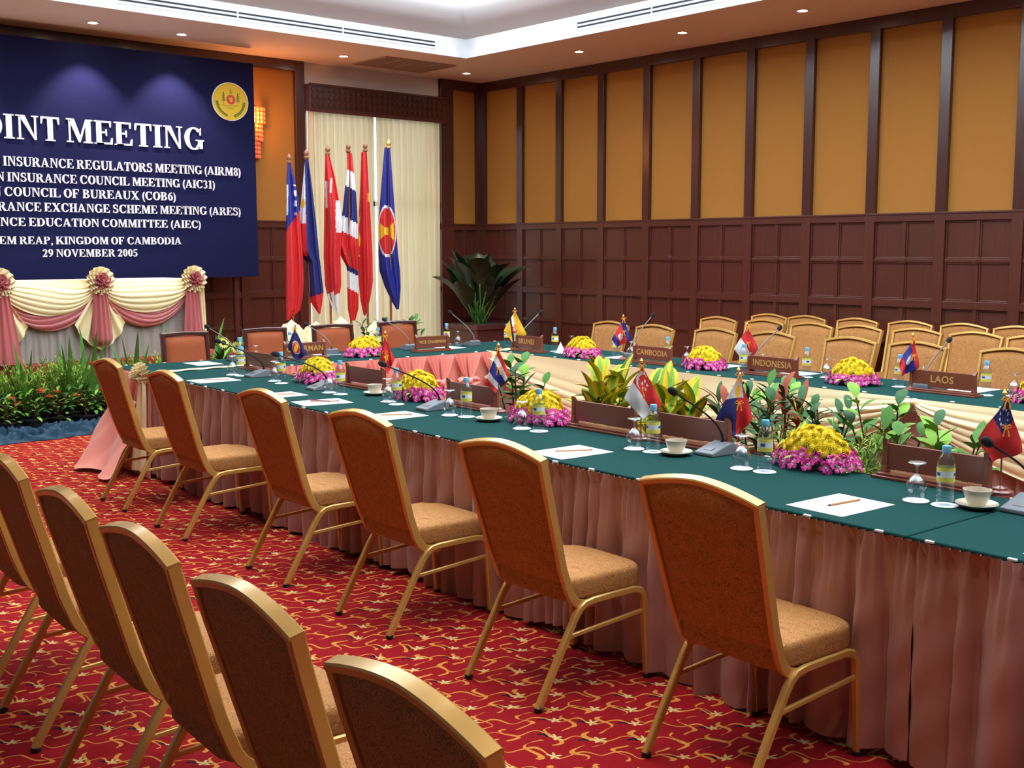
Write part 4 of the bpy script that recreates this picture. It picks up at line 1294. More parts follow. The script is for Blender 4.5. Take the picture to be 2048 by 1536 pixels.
tag(nk.build('folded_napkin', 'paper', loc=(6.93, 7.16, ZT), rotz=R(40)), 'folded cream napkin standing beside the BRUNEI nameplate', 'napkin')


# microphones
def microphone(base, head, rz, label):
    t = thing('gooseneck_microphone', label, 'microphone', (base[0], base[1], ZT + .0005), rz)
    W2 = Matrix.Translation(t.location) @ Matrix.Rotation(rz, 4, 'Z')
    hl = W2.inverted() @ Vector(head)
    b_ = MB()                                           # wedge: low towards the speaker (-y)
    vs = [(-.055, -.085, 0), (.055, -.085, 0), (.060, .075, 0), (-.060, .075, 0), (-.053, -.083, .016), (.053, -.083, .016), (.050, .045, .052), (-.050, .045, .052), (.052, .072, .045), (-.052, .072, .045)]
    b_.add(vs, [(3, 2, 1, 0), (4, 5, 6, 7), (7, 6, 8, 9), (0, 1, 5, 4), (1, 2, 8, 6, 5), (2, 3, 9, 8), (3, 0, 4, 7, 9)])
    b_.build('base', 'grey_plastic', t, smooth=False, bevel=.005)
    bt_ = MB(); bt_.add([(-.022, -.055, .0265), (.022, -.055, .0265), (.022, -.028, .0345), (-.022, -.028, .0345), (-.022, -.057, .024), (.022, -.057, .024)], [(0, 1, 2, 3), (4, 5, 1, 0)]); bt_.build('talk_button', 'steel', t, smooth=False)
    p0 = Vector((0, .045, .045)); p1 = Vector((0, .055, .14)); p3 = Vector(hl); p2 = p3 + (p1 - p3).normalized() * .10 + Vector((0, 0, -.01))
    pts = []
    for i in range(15):
        s_ = i / 14; pts.append(p0 * (1 - s_) ** 3 + p1 * 3 * s_ * (1 - s_) ** 2 + p2 * 3 * s_ * s_ * (1 - s_) + p3 * s_ ** 3)
    g = MB(); g.tube(pts, [.006] * 3 + [.0042] * 12, 8); g.tube([p0 - Vector((0, 0, .004)), p0 + Vector((0, 0, .012))], .010, 10); g.build('gooseneck', 'black_metal' if base[0] < 4.2 else 'steel', t)
    d = (pts[-1] - pts[-3]).normalized()
    hd = MB(); q0 = pts[-1]
    prof_ = [(0.0, .009), (.008, .0145), (.022, .017), (.036, .016), (.046, .011), (.051, .003)]
    hd.tube([q0 + d * a for a, r_ in prof_], [r_ for a, r_ in prof_], 12); hd.build('windscreen', 'foam', t, sharp=80)
    return t
for (b_, h_, rz, d_) in (
        ((4.00, 7.20), (3.72, 7.20, 1.01), -93, 'grey desk microphone farthest along the near table'),
        ((3.93, 6.27), (3.65, 6.30, .985), -93, 'grey desk microphone beside the second near bouquet'),
        ((3.885, 5.04), (3.60, 5.08, 1.015), -93, 'grey desk microphone reaching across the red starred flag'),
        ((3.945, 3.10), (3.71, 3.13, 1.033), -93, 'grey desk microphone between the crescent flag and the sun flag'),
        ((3.86, 1.70), (3.70, 1.757, .99), -93, 'grey desk microphone at the right edge, before the red blue flag'),
        ((4.45, 8.36), (4.32, 8.55, 1.01), 175, 'desk microphone in front of the leftmost leather chair'),
        ((5.33, 8.36), (5.25, 8.56, .99), 175, 'desk microphone behind the CHAIRMAN nameplate'),
        ((6.10, 8.28), (6.03, 8.50, 1.00), 175, 'desk microphone left of the VICE CHAIRMAN nameplate'),
        ((6.80, 8.22), (6.73, 8.42, 1.04), 175, 'desk microphone right of the VICE CHAIRMAN nameplate'),
        ((6.86, 7.60), (7.10, 7.62, 1.06), 86, 'desk microphone behind the BRUNEI nameplate'),
        ((6.93, 6.31), (7.17, 6.33, 1.082), 86, 'desk microphone behind the CAMBODIA nameplate'),
        ((6.80, 5.00), (7.08, 5.01, 1.048), 86, 'desk microphone behind the INDONESIA nameplate'),
        ((6.72, 3.63), (7.00, 3.645, 1.043), 86, 'desk microphone behind the LAOS nameplate')):
    microphone(b_, h_, R(rz), d_)


# nameplates
def nameplate(x, y, rz, text, label, w=.42):
    t = thing('nameplate', label, 'nameplate', (x, y, ZT), rz)
    b_ = MB(); b_.box(-w / 2 - .03, w / 2 + .03, -.055, .055, 0, .012); b_.box(-w / 2 - .015, w / 2 + .015, -.042, .042, .012, .022)
    b_.build('stand_base', 'sign_wood', t, smooth=False, bevel=.003)
    p = MB(); p.box(-w / 2 + .01, w / 2 - .01, -.008, .008, .034, .135); p.build('plate', 'sign_wood', t, smooth=False, bevel=.002)
    for sx in (-1, 1):
        q = MB(); q.prism([(-.02, .022), (.02, .022), (.014, .05), (.012, .125), (.016, .155), (.004, .150), (-.012, .13), (-.014, .05)], -.011, .011, T=Matrix.Translation((sx * (w / 2 - .002), 0, 0)) @ Matrix(((0, 0, 1, 0), (1, 0, 0, 0), (0, 1, 0, 0), (0, 0, 0, 1))))
        q.build('bracket', 'sign_wood', t, smooth=False, bevel=.002)
    if text:
        cu = bpy.data.curves.new('lettering', 'FONT'); cu.body = text; cu.align_x = 'CENTER'; cu.align_y = 'CENTER'
        cu.size = min(.062, (w - .055) / (.60 * len(text))); cu.extrude = .0008; cu.offset = .0012
        cu.space_character = 1.08
        cu.materials.append(M['gold_paint'])
        tmp = bpy.data.objects.new('tmp', cu); me = bpy.data.meshes.new_from_object(tmp); bpy.data.objects.remove(tmp)
        o = bpy.data.objects.new('lettering', me); COL.objects.link(o); o.parent = t
        o.location = (0, -.0092, .085); o.rotation_euler = (R(90), 0, 0)
    return t
nameplate(4.95, 8.13, R(-3), 'CHAIRMAN', 'wooden nameplate reading CHAIRMAN on the head table', .36)
nameplate(6.15, 7.98, R(-3), 'VICE CHAIRMAN', 'wooden nameplate reading VICE CHAIRMAN on the head table', .33)
nameplate(6.77, 7.42, R(-94), 'BRUNEI', 'wooden nameplate reading BRUNEI at the far table corner', .40)
nameplate(6.735, 5.93, R(-94), 'CAMBODIA', 'wooden nameplate reading CAMBODIA on the far table', .40)
nameplate(6.70, 4.78, R(-94), 'INDONESIA', 'wooden nameplate reading INDONESIA on the far table', .42)
nameplate(6.66, 3.49, R(-94), 'LAOS', 'wooden nameplate reading LAOS on the far table', .43)
for (x, y, d_) in ((4.21, 7.55, 'blank-backed wooden nameplate at the far end of the near table'), (4.165, 6.11, 'blank-backed wooden nameplate left of the red starred flag'), (4.09, 4.95, 'blank-backed wooden nameplate left of the striped blue, white and red flag'), (4.04, 3.87, 'blank-backed wooden nameplate left of the crescent flag'), (4.025, 3.30, 'blank-backed wooden nameplate behind the cream cup, right of the crescent flag'), (4.035, 2.13, 'blank-backed wooden nameplate nearest the camera')):
    nameplate(x, y, R(88), '', d_, .42)


# ------------------------------------------------------------------ bouquets
def petal_ring(mb, c, r0, r1, z0, z1, n, w, m, ph=0, T=None):
    for k in range(n):
        a = 2 * PI * k / n + ph; ca, sa = math.cos(a), math.sin(a)
        def P(r, s_, z): return (c[0] + ca * r - sa * s_, c[1] + sa * r + ca * s_, c[2] + z)
        rm = (r0 + r1) / 2
        vs = [P(r0, 0, z0), P(rm, -w, (z0 + z1) / 2 + .002), P(r1, 0, z1), P(rm, w, (z0 + z1) / 2 + .002)]
        mb.add(vs, [(0, 1, 2, 3)], m, T)


mum_me = None
def mum_mesh():
    mb = MB()
    petal_ring(mb, (0, 0, 0), .006, .031, .004, .004, 18, .0042, 0)
    petal_ring(mb, (0, 0, 0), .005, .026, .006, .012, 16, .0040, 0, .1)
    petal_ring(mb, (0, 0, 0), .004, .020, .008, .018, 13, .0036, 0, .2)
    petal_ring(mb, (0, 0, 0), .002, .012, .010, .021, 9, .0034, 0, .3)
    mb.lathe([(.010, -.004), (.009, .010), (.005, .0145), (.0001, .015)], 10, 1)
    return mb
def orchid_mesh():
    mb = MB()
    for k in range(5):
        a = 2 * PI * k / 5 + PI / 2; ca, sa = math.cos(a), math.sin(a)
        L, w = (.030, .013) if k in (1, 4) else (.027, .0095)
        def P(r, s_, z): return (ca * r - sa * s_, sa * r + ca * s_, z)
        vs = [P(.002, 0, 0), P(.35 * L, -w * .55, .002), P(.35 * L, w * .55, .002), P(.7 * L, -w, .004), P(.7 * L, w, .004), P(L, 0, .001)]
        mb.add(vs, [(0, 1, 2)], 1); mb.add(vs, [(1, 3, 4, 2)], 0); mb.add(vs, [(3, 5, 4)], 0)
    mb.add([(-.006, 0, .003), (.006, 0, .003), (.008, -.012, .012), (-.008, -.012, .012), (0, -.016, .008)], [(0, 1, 2, 3), (3, 2, 4)], 0)
    mb.ball((0, .001, .004), .004, 6, 4, 1)
    return mb
proto_part = {}
def inst(kind, maker, mats, parent, loc, normal, spin, scl=1.0):
    if kind not in proto_part:
        o = maker().build(kind, mats, parent, sharp=60); proto_part[kind] = o.data
    else:
        o = bpy.data.objects.new(kind, proto_part[kind]); COL.objects.link(o); o.parent = parent
    o.location = loc
    q = Vector((0, 0, 1)).rotation_difference(Vector(normal).normalized())
    o.rotation_mode = 'QUATERNION'; o.rotation_quaternion = q @ Matrix.Rotation(spin, 3, 'Z').to_quaternion()
    o.scale = (scl,) * 3
    return o


def bouquet(x, y, rz, label, seed, lx=.175, ly=.11, hz=.150):
    """a low dome: yellow chrysanthemums on top, orchids round the rim, fern below; long axis along local x"""
    t = thing('flower_arrangement', label, 'flowers', (x, y, ZT), rz, 'low table bouquets')
    r_ = random.Random(seed)
    fo = MB()
    fo.lathe([(.07, .0), (.085, .004), (.08, .03), (.05, .07), (.0001, .085)], 16, 0, T=Matrix.Diagonal((1.35, .85, 1, 1)))
    for k in range(22):
        a = r_.uniform(0, 2 * PI); fo.leaf((math.cos(a) * .09, math.sin(a) * .055, .03), a, R(r_.uniform(5, 35)), r_.uniform(.07, .12), .03, R(60), 0 if k % 3 else 1, 5)
    # fern fronds
    for k in range(7):
        a = r_.uniform(0, 2 * PI) if k > 3 else R((-75, -105, -60, 200)[k])
        bx, by0 = math.cos(a) * .11, math.sin(a) * .07
        for j in range(8):
            d = j * .013
            for sg in (-1, 1):
                fo.leaf((bx + math.cos(a) * d, by0 + math.sin(a) * d, .035 - j * .0025), a + sg * 1.0, R(-10), .034 * (1 - j / 11), .010, .3, 1, 2)
    fo.build('greenery', ['leaf_dark', 'leaf_light'], t, sharp=60)
    n = 46
    for k in range(n):
        f = (k + .5) / n
        el = math.asin(1 - f * .72); az = k * 2.39996
        d = Vector((math.cos(az) * math.cos(el), math.sin(az) * math.cos(el), math.sin(el)))
        p = Vector((d.x * lx * .80, d.y * ly * .86, .028 + d.z * (hz - .02))) + Vector([r_.uniform(-.006, .006) for _ in range(3)])
        nn = Vector((d.x / lx, d.y / ly, d.z / hz))
        inst('chrysanthemum', mum_mesh, ['mum', 'mum_core'], t, p, nn, r_.uniform(0, 6), r_.uniform(.85, 1.12))
    for k in range(34):
        az = 2 * PI * k / 34 + r_.uniform(-.08, .08); lv_ = (k % 2)
        p = Vector((math.cos(az) * lx * (1.06 - .10 * lv_), math.sin(az) * ly * (1.16 - .12 * lv_), .030 + .030 * lv_ + r_.uniform(-.008, .008)))
        nn = Vector((math.cos(az), math.sin(az) * 1.3, .35 + r_.uniform(-.3, .4)))
        inst('orchid', orchid_mesh, ['orchid', 'orchid_pale'], t, p, nn, r_.uniform(0, 6), r_.uniform(.9, 1.25))
    return t
for k, (x, y, rz, d_, s_) in enumerate((
        (4.13, 6.62, 88, 'yellow and magenta bouquet beside the blue flag, farthest on the near table', 1), (4.10, 5.45, 88, 'yellow and magenta bouquet right of the red starred flag on the near table', 1), (4.00, 4.29, 88, 'yellow and magenta bouquet behind the bottle, left of the crescent flag', 1), (4.00, 2.63, 88, 'largest yellow and magenta bouquet, nearest the camera', 1),
        (5.45, 7.99, -3, 'yellow and magenta bouquet on the head table between the two title plates', 1), (6.73, 6.70, 86, 'yellow and magenta bouquet between BRUNEI and CAMBODIA plates', 1), (6.74, 5.42, 86, 'yellow and magenta bouquet between CAMBODIA and INDONESIA plates', 1), (6.68, 4.13, 86, 'yellow and magenta bouquet between INDONESIA and LAOS plates', 1.05), (6.66, 2.86, 86, 'yellow and magenta bouquet cut by the right edge of the photo', 1))):
    bouquet(x, y, R(rz), d_, 100 + k)


# ------------------------------------------------------------------ small table flags
def cfn(name):
    def f(s, t):
        if name == 'sing':
            if t < .5:
                if (s - .20) ** 2 + ((t - .25) * .9) ** 2 < .036 and (s - .27) ** 2 + ((t - .25) * .9) ** 2 > .030: return 1
                for k in range(5):
                    a = R(90 + 72 * k)
                    if (s - .34 - .09 * math.cos(a)) ** 2 + (t - .25 - .11 * math.sin(a)) ** 2 < .0011: return 1
                return 0
            return 1
        if name == 'indo': return 0 if t < .5 else 1
        if name == 'laos':
            if (s - .45) ** 2 * 1.6 + (t - .5) ** 2 < .042: return 1
            return 2 if .25 < t < .75 else 0
        if name == 'camb':
            if t < .25 or t > .75: return 2
            if .30 < s < .70 and abs(t - .5) < .15:
                for c_ in (.38, .5, .62):
                    if abs(s - c_) < .05 and t > (.38 if c_ == .5 else .44): return 1
                if t > .55: return 1
            return 0
        if name == 'brun':
            u = t - .18 - s * .55
            if (s - .5) ** 2 + (t - .5) ** 2 < .022 and not ((s - .5) ** 2 + (t - .46) ** 2 < .010): return 0
            if 0 < u < .16: return 1
            if .16 <= u < .29: return 4
            return 3
        if name == 'phil':
            if s + t < .62 and s < t * 4 + .1 and t < 1:
                if (s - .20) ** 2 + (t - .20) ** 2 < .012: return 3
                if s + t < .56: return 1
            return 0 if s > t else 2
        if name == 'myan':
            if s < .42 and t < .48:
                d2 = (s - .21) ** 2 + (t - .24) ** 2
                a = math.atan2(t - .24, s - .21)
                if .014 < d2 < .026 and math.cos(a * 9) > .1: return 1
                return 2
            return 0
        if name == 'viet':
            a = math.atan2(t - .5, s - .5); r = math.hypot(t - .5, s - .5)
            return 3 if r < .10 + .11 * max(0, math.cos(a * 5)) else 0
        if name == 'asean':
            r = math.hypot(s - .5, t - .5)
            if r < .27 and r >= .235: return 1
            if r < .235: return 3 if abs(s - .5 - (t - .5) * .2) < .09 and r < .19 else 0
            return 2
        if name == 'thai':
            q_ = t
            if q_ < .17 or q_ > .83: return 0
            if q_ < .34 or q_ > .66: return 1
            return 2
    return f


def table_flag(name, base, tip_h, Lc, Bc, Rc, label, quarter=0, blue='f_blue', pole_r=.0035):
    """corners given as (right, down) metres from the pole top, seen from the chairs' side"""
    rz = -R(41.6)
    t = thing('table_flag', label, 'flag', (base[0], base[1], ZT), rz, 'small table flags')
    bs = MB(); bs.lathe([(.0001, 0), (.046, 0), (.046, .010), (.040, .013), (.030, .015), (.026, .022), (.012, .026), (.006, .03), (.0001, .03)], 20); bs.build('stand_base', 'sign_wood', t, sharp=30)
    po = MB(); po.tube([(0, 0, .02), (0, 0, tip_h)], pole_r, 8); po.build('pole', 'pole_wood', t)
    fi = MB(); fi.lathe([(.003, tip_h), (.008, tip_h + .006), (.009, tip_h + .012), (.005, tip_h + .018), (.0001, tip_h + .026)], 10); fi.build('finial', 'gold', t)
    zt_ = tip_h - .006
    T_, L_, B_, R_ = Vector((0, zt_)), Vector((Lc[0], zt_ - Lc[1])), Vector((Bc[0], zt_ - Bc[1])), Vector((Rc[0], zt_ - Rc[1]))
    f = cfn(name)
    def surf(s, t_):
        top = T_.lerp(R_, s); bot = L_.lerp(B_, s)
        p = top.lerp(bot, t_)
        bulge = -.007 - .030 * (s - t_) ** 2 * -1 + .010 * math.sin((s + t_) * 5) * (s + t_) / 2 + .012 * math.sin((s - t_) * 7) * min(1, s + t_)
        return (p.x, bulge - .012, p.y)
    cl = MB(); cl.grid(surf, 44, 44, f)
    cl.build('cloth', ['f_red', 'f_white', blue, 'f_yellow', 'f_black'], t, sharp=180, solid=.0015)
    ta = MB()
    for (zz) in (zt_ - .004, zt_ - .45 * Bc[1]):
        for k in range(2):
            sg = -1 if k else 1
            ta.tube([(0, -.022, zz), (sg * .012, -.026, zz + .010), (sg * .020, -.024, zz), (sg * .008, -.024, zz - .003), (0, -.022, zz)], .0028, 6)
            ta.tube([(0, -.023, zz), (sg * .007, -.027, zz - .014), (sg * .010, -.026, zz - .034)], [.003, .0028, .004], 6)
    ta.build('tassel', 'tassel', t)
    return t
def px(k, pts, tip): return [((p[0] - tip[0]) / k, (p[1] - tip[1]) / k) for p in pts]
for (nm, base, h_, k, tip, pts, d_, bl) in (
        ('sing', (3.985, 3.575), .362, 426, (1280, 728), ((1246, 796), (1284, 838), (1323, 810)), 'small red and white table flag with crescent and five stars', 'f_blue'),
        ('phil', (4.128, 3.125), .345, 445, (1484, 746), ((1439, 840), (1480, 874), (1515, 836)), 'small blue and red table flag with white triangle and yellow sun', 'f_navy'),
        ('myan', (4.069, 1.892), .360, 546, (2012, 798), ((1963, 880), (1988, 926), (2056, 908)), 'small red table flag with a blue starred corner, at the right edge', 'f_navy'),
        ('thai', (4.086, 4.71), .362, 364, (996, 697), ((968, 768), (990, 786), (1019, 752)), 'small table flag with red, white and blue stripes', 'f_blue'),
        ('viet', (4.346, 6.138), .340, 304, (774, 674), ((761, 724), (779, 750), (792, 722)), 'small narrow red table flag with a yellow star', 'f_blue'),
        ('asean', (4.226, 7.06), .350, 282, (597, 653), ((580, 692), (599, 721), (619, 706)), 'small dark blue table flag with a red ring, before the CHAIRMAN plate', 'f_navy'),
        ('brun', (6.77, 7.58), .355, 224, (1017, 623), ((995, 662), (1013, 686), (1041, 670)), 'small yellow table flag with white and black bands, at the table corner', 'f_blue'),
        ('camb', (6.80, 6.30), .345, 247, (1247, 640), ((1224, 682), (1234, 698), (1263, 684)), 'small blue and red table flag with a white temple', 'f_blue'),
        ('indo', (6.83, 5.10), .335, 272, (1489, 656), ((1463, 701), (1484, 727), (1513, 703)), 'small plain red over white table flag left of the INDONESIA plate', 'f_blue'),
        ('laos', (6.66, 3.70), .340, 317, (1835, 680), ((1811, 728), (1813, 757), (1851, 740)), 'small red and blue table flag with a white disc, left of the LAOS plate', 'f_blue')):
    table_flag(nm, base, h_, *px(k, pts, tip), d_, blue=bl)


# ------------------------------------------------------------------ tall flags on poles
def tall_flag(x, y, ztop, zcol, pole_z, rows, cf, label, blue='f_blue'):
    """rows: (height unit, left, right) traced down the hanging cloth in units of 1/552 m, pole at pole_z"""
    rz = -R(36)
    t = thing('standing_flag', label, 'flag', (x, y, 0), rz, 'tall flags on wooden poles')
    K = 552.0
    po = MB(); po.tube([(0, 0, .0), (0, 0, ztop - .10)], .013, 10); po.build('pole', 'pole_wood', t)
    fi = MB(); fi.lathe([(.013, ztop - .10), (.026, ztop - .09), (.026, ztop - .075), (.016, ztop - .065), (.026, ztop - .045), (.022, ztop - .025), (.008, ztop - .005), (.0001, ztop + .008)], 14); fi.build('finial', 'gold' if 'blue flag' in label else 'pole_wood', t)
    ys = [r[0] for r in rows]
    def interp(yv, k):
        for i in range(len(rows) - 1):
            if rows[i][0] <= yv <= rows[i + 1][0]:
                f = (yv - rows[i][0]) / (rows[i + 1][0] - rows[i][0]); return rows[i][k] * (1 - f) + rows[i + 1][k] * f
        return rows[-1][k]
    r_ = random.Random(int(pole_z)); ph = r_.uniform(0, 6)
    def fn(u, v):
        yv = ys[0] + (ys[-1] - ys[0]) * v
        L, R2 = interp(yv, 1), interp(yv, 2)
        a = u * 2 * PI
        w = (R2 - L) / 2 / K; c_ = ((R2 + L) / 2 - pole_z) / K
        fold = .55 * w * math.sin(a * 4 + ph + v * 1.6) + .22 * w * math.sin(a * 9 + ph * 2 + v)
        return (c_ + w * math.cos(a), -math.sin(a) * (.55 * w + .008) - fold * abs(math.sin(a)), ztop - (yv - zcol) / K)
    def mf(u, v):
        yv = ys[0] + (ys[-1] - ys[0]) * v
        L, R2 = interp(yv, 1), interp(yv, 2)
        return cf((L + R2) / 2 + (R2 - L) / 2 * math.cos(u * 2 * PI), yv)
    cl = MB(); cl.grid(fn, 88, 110, mf, closed_u=True)
    cl.build('cloth', ['f_red', 'f_white', blue, 'f_yellow'], t, sharp=180)
    return t


def c_my(x, y):
    if y < 840 - (x - 250) * 1.5:
        if y > 585 and y < 750 and (abs(x - 266 + (y - 585) * .03) < 6 or (x > 298 and (y // 28) % 2 == 0 and x < 314)): return 1
        return 2
    return 0
def c_ph(x, y):
    if x < 368 + (y - 440) * .012 and y < 985:
        if y < 800:
            return 3 if (math.hypot(x - 355, (y - 690) * .45) < 12) else 1
        return 0
    if y > 1185 + (455 - x) * .35: return 0
    return 2
def c_sg(x, y):
    if y > 1205 - (x - 480) * .45 + (25 if x > 520 else 0): return 1
    if y > 680 and x > 538 and y < 860: return 1
    if abs(x - 487) < 6 and 570 < y < 720: return 1
    if abs(x - 518 + (y - 550) * .08) < 5 and 555 < y < 640: return 1
    return 0
def c_th(x, y):
    q_ = y + (x - 620) * -.55
    for lim, c_ in ((512, 0), (610, 1), (790, 2), (880, 1), (1060, 0), (1090, 2), (1190, 1)):
        if q_ < lim: return c_
    return 0
def c_vn(x, y):
    return 3 if (780 < y < 1010 and x < 672 + 6 * math.sin(y * .05)) or (640 < y < 690 and x > 722) else 0
def c_as(x, y):
    dx, dy = (x - 832) / 54, (y - 870) / 152
    r = math.hypot(dx, dy)
    if r < 1 and r > .90: return 1
    if r <= .90:
        if dx < .75 and abs(dy) < .62:
            sx = (dx + .75)
            if abs(dy) < .10 + .30 * abs(dx + .05) and abs(dx) > .0 or abs(dy) < .12: return 3
        return 0
    return 2


tall_flag(6.02, 10.1, 2.585, 415, 277, [(455, 268, 285), (560, 261, 306), (660, 256, 322), (760, 253, 330), (850, 250, 334), (980, 247, 340), (1120, 244, 342), (1200, 242, 333), (1270, 242, 318), (1325, 243, 256)], c_my, 'red flag with blue starred canton, leftmost of the tall flags')
tall_flag(6.22, 10.1, 2.64, 393, 378, [(438, 371, 388), (600, 353, 406), (700, 340, 415), (800, 327, 424), (960, 322, 436), (990, 345, 438), (1010, 366, 441), (1180, 372, 456), (1240, 385, 448), (1305, 428, 436)], c_ph, 'tall flag of blue and red with a white and yellow hoist, second from left', 'f_navy')
tall_flag(6.47, 10.1, 2.69, 375, 497, [(425, 484, 506), (550, 478, 536), (640, 475, 550), (700, 472, 560), (800, 469, 572), (880, 466, 566), (1000, 463, 558), (1150, 467, 560), (1210, 478, 548), (1270, 500, 543), (1325, 532, 541)], c_sg, 'red and white flag with crescent, third of the tall flags')
tall_flag(6.72, 10.1, 2.73, 360, 617, [(415, 614, 638), (510, 608, 646), (600, 596, 655), (740, 579, 662), (840, 556, 664), (940, 541, 664), (1000, 565, 664), (1060, 596, 662), (1200, 597, 662), (1300, 598, 660), (1368, 610, 640)], c_th, 'tall flag of red, white and blue stripes, fourth of the tall flags', 'f_navy')
tall_flag(6.93, 10.1, 2.75, 355, 712, [(410, 690, 722), (600, 680, 729), (800, 668, 738), (1000, 660, 745), (1150, 662, 745), (1240, 668, 730), (1290, 676, 718), (1350, 688, 700)], c_vn, 'red flag with yellow star mostly folded away, fifth of the tall flags')
tall_flag(7.23, 10.1, 2.795, 340, 848, [(385, 823, 857), (600, 803, 870), (800, 783, 882), (1000, 780, 895), (1100, 783, 905), (1200, 815, 908), (1290, 858, 900), (1330, 880, 896)], c_as, 'tall blue flag with a red roundel and yellow stalks, rightmost of the tall flags')

# cream cloth wrapped pots at the foot of the flags
def wrapped_base(x, y, z1, label, seed):
    r_ = random.Random(seed); ph = r_.uniform(0, 6)
    t = thing('cloth_wrapped_flag_base', label, 'flag stand', (x, y, 0), 0, 'cloth wrapped flag stands')
    mb = MB()
    def fn(u, v):
        a = u * 2 * PI
        pr = (.21, .21, .20, .20, .20, .195, .18, .165, .14, .10, .001)
        i = v * (len(pr) - 1); k = min(int(i), len(pr) - 2); r0 = pr[k] + (pr[k + 1] - pr[k]) * (i - k)
        w = 1 + .16 * math.sin(a * 5 + ph + v * 3) + .10 * math.sin(a * 9 + ph - v * 4)
        return (r0 * w * math.cos(a), r0 * w * math.sin(a), z1 * v * (1 - .04 * v * math.sin(a * 2 + ph) * (1 if v < .95 else 0)))
    mb.grid(fn, 72, 24, closed_u=True); mb.build('cloth_wrap', 'cream', t, sharp=180)
    return t
wrapped_base(5.93, 9.98, .95, 'cream cloth wrapped stand below the leftmost tall flag', 1)
wrapped_base(6.24, 10.02, .92, 'cream cloth wrapped stand below the second tall flag', 2)
wrapped_base(6.50, 9.96, .96, 'cream cloth wrapped stand below the red and white crescent flag', 3)
wrapped_base(6.90, 9.94, .90, 'cream cloth wrapped stand below the rightmost tall flags', 4)


# ------------------------------------------------------------------ plants
def pot(mb, r=.10, h=.16, x=0, y=0, z=0):
    mb.lathe([(r * .7, 0), (r * .95, h * .9), (r * 1.05, h * .9), (r * 1.05, h), (r * .92, h), (r * .9, h * .85), (.0001, h * .85)], 16, T=Matrix.Translation((x, y, z)))


# tall leafy plant in the corner
cp = thing('potted_corner_plant', 'large dark broad-leaved plant in a wooden planter in the room corner', 'plant', (9.62, 11.45, 0))
pb = MB(); pb.box(-.30, .30, -.30, .30, 0, .66); pb.box(-.33, .33, -.33, .33, .62, .68); pb.box(-.32, .32, -.32, .32, 0, .06)
pb.build('planter', 'planter', cp, smooth=False, bevel=.006)
MB().box(-.29, .29, -.29, .29, .66, .682).build('soil', 'soil', cp, smooth=False)
fo = MB(); r_ = random.Random(3)
for k in range(38):
    yw = k * 2.4 + r_.uniform(-.3, .3); el = R(r_.uniform(55, 86)); L = r_.uniform(.28, .62)
    b0 = Vector((r_.uniform(-.07, .07), r_.uniform(-.07, .07), .66))
    d = Vector((math.cos(yw) * math.cos(el), math.sin(yw) * math.cos(el), math.sin(el)))
    e = b0 + d * L
    fo.tube([b0, b0.lerp(e, .5) + Vector((0, 0, .02)), e], [.010, .008, .006], 6, 1)
    fo.leaf(e - d * .05, yw, el - .05, r_.uniform(.44, .58), r_.uniform(.22, .30), R(r_.uniform(12, 50)), 0, 9, .25, .5, r_.uniform(-.3, .3))
fo.build('foliage', ['leaf_deep', 'leaf_mid'], cp, sharp=180)
yl = MB(); yl.leaf((.02, -.25, 1.02), -1.6, R(20), .08, .05, .4, 0, 4); yl.build('yellow_leaf', 'leaf_yellow', cp)


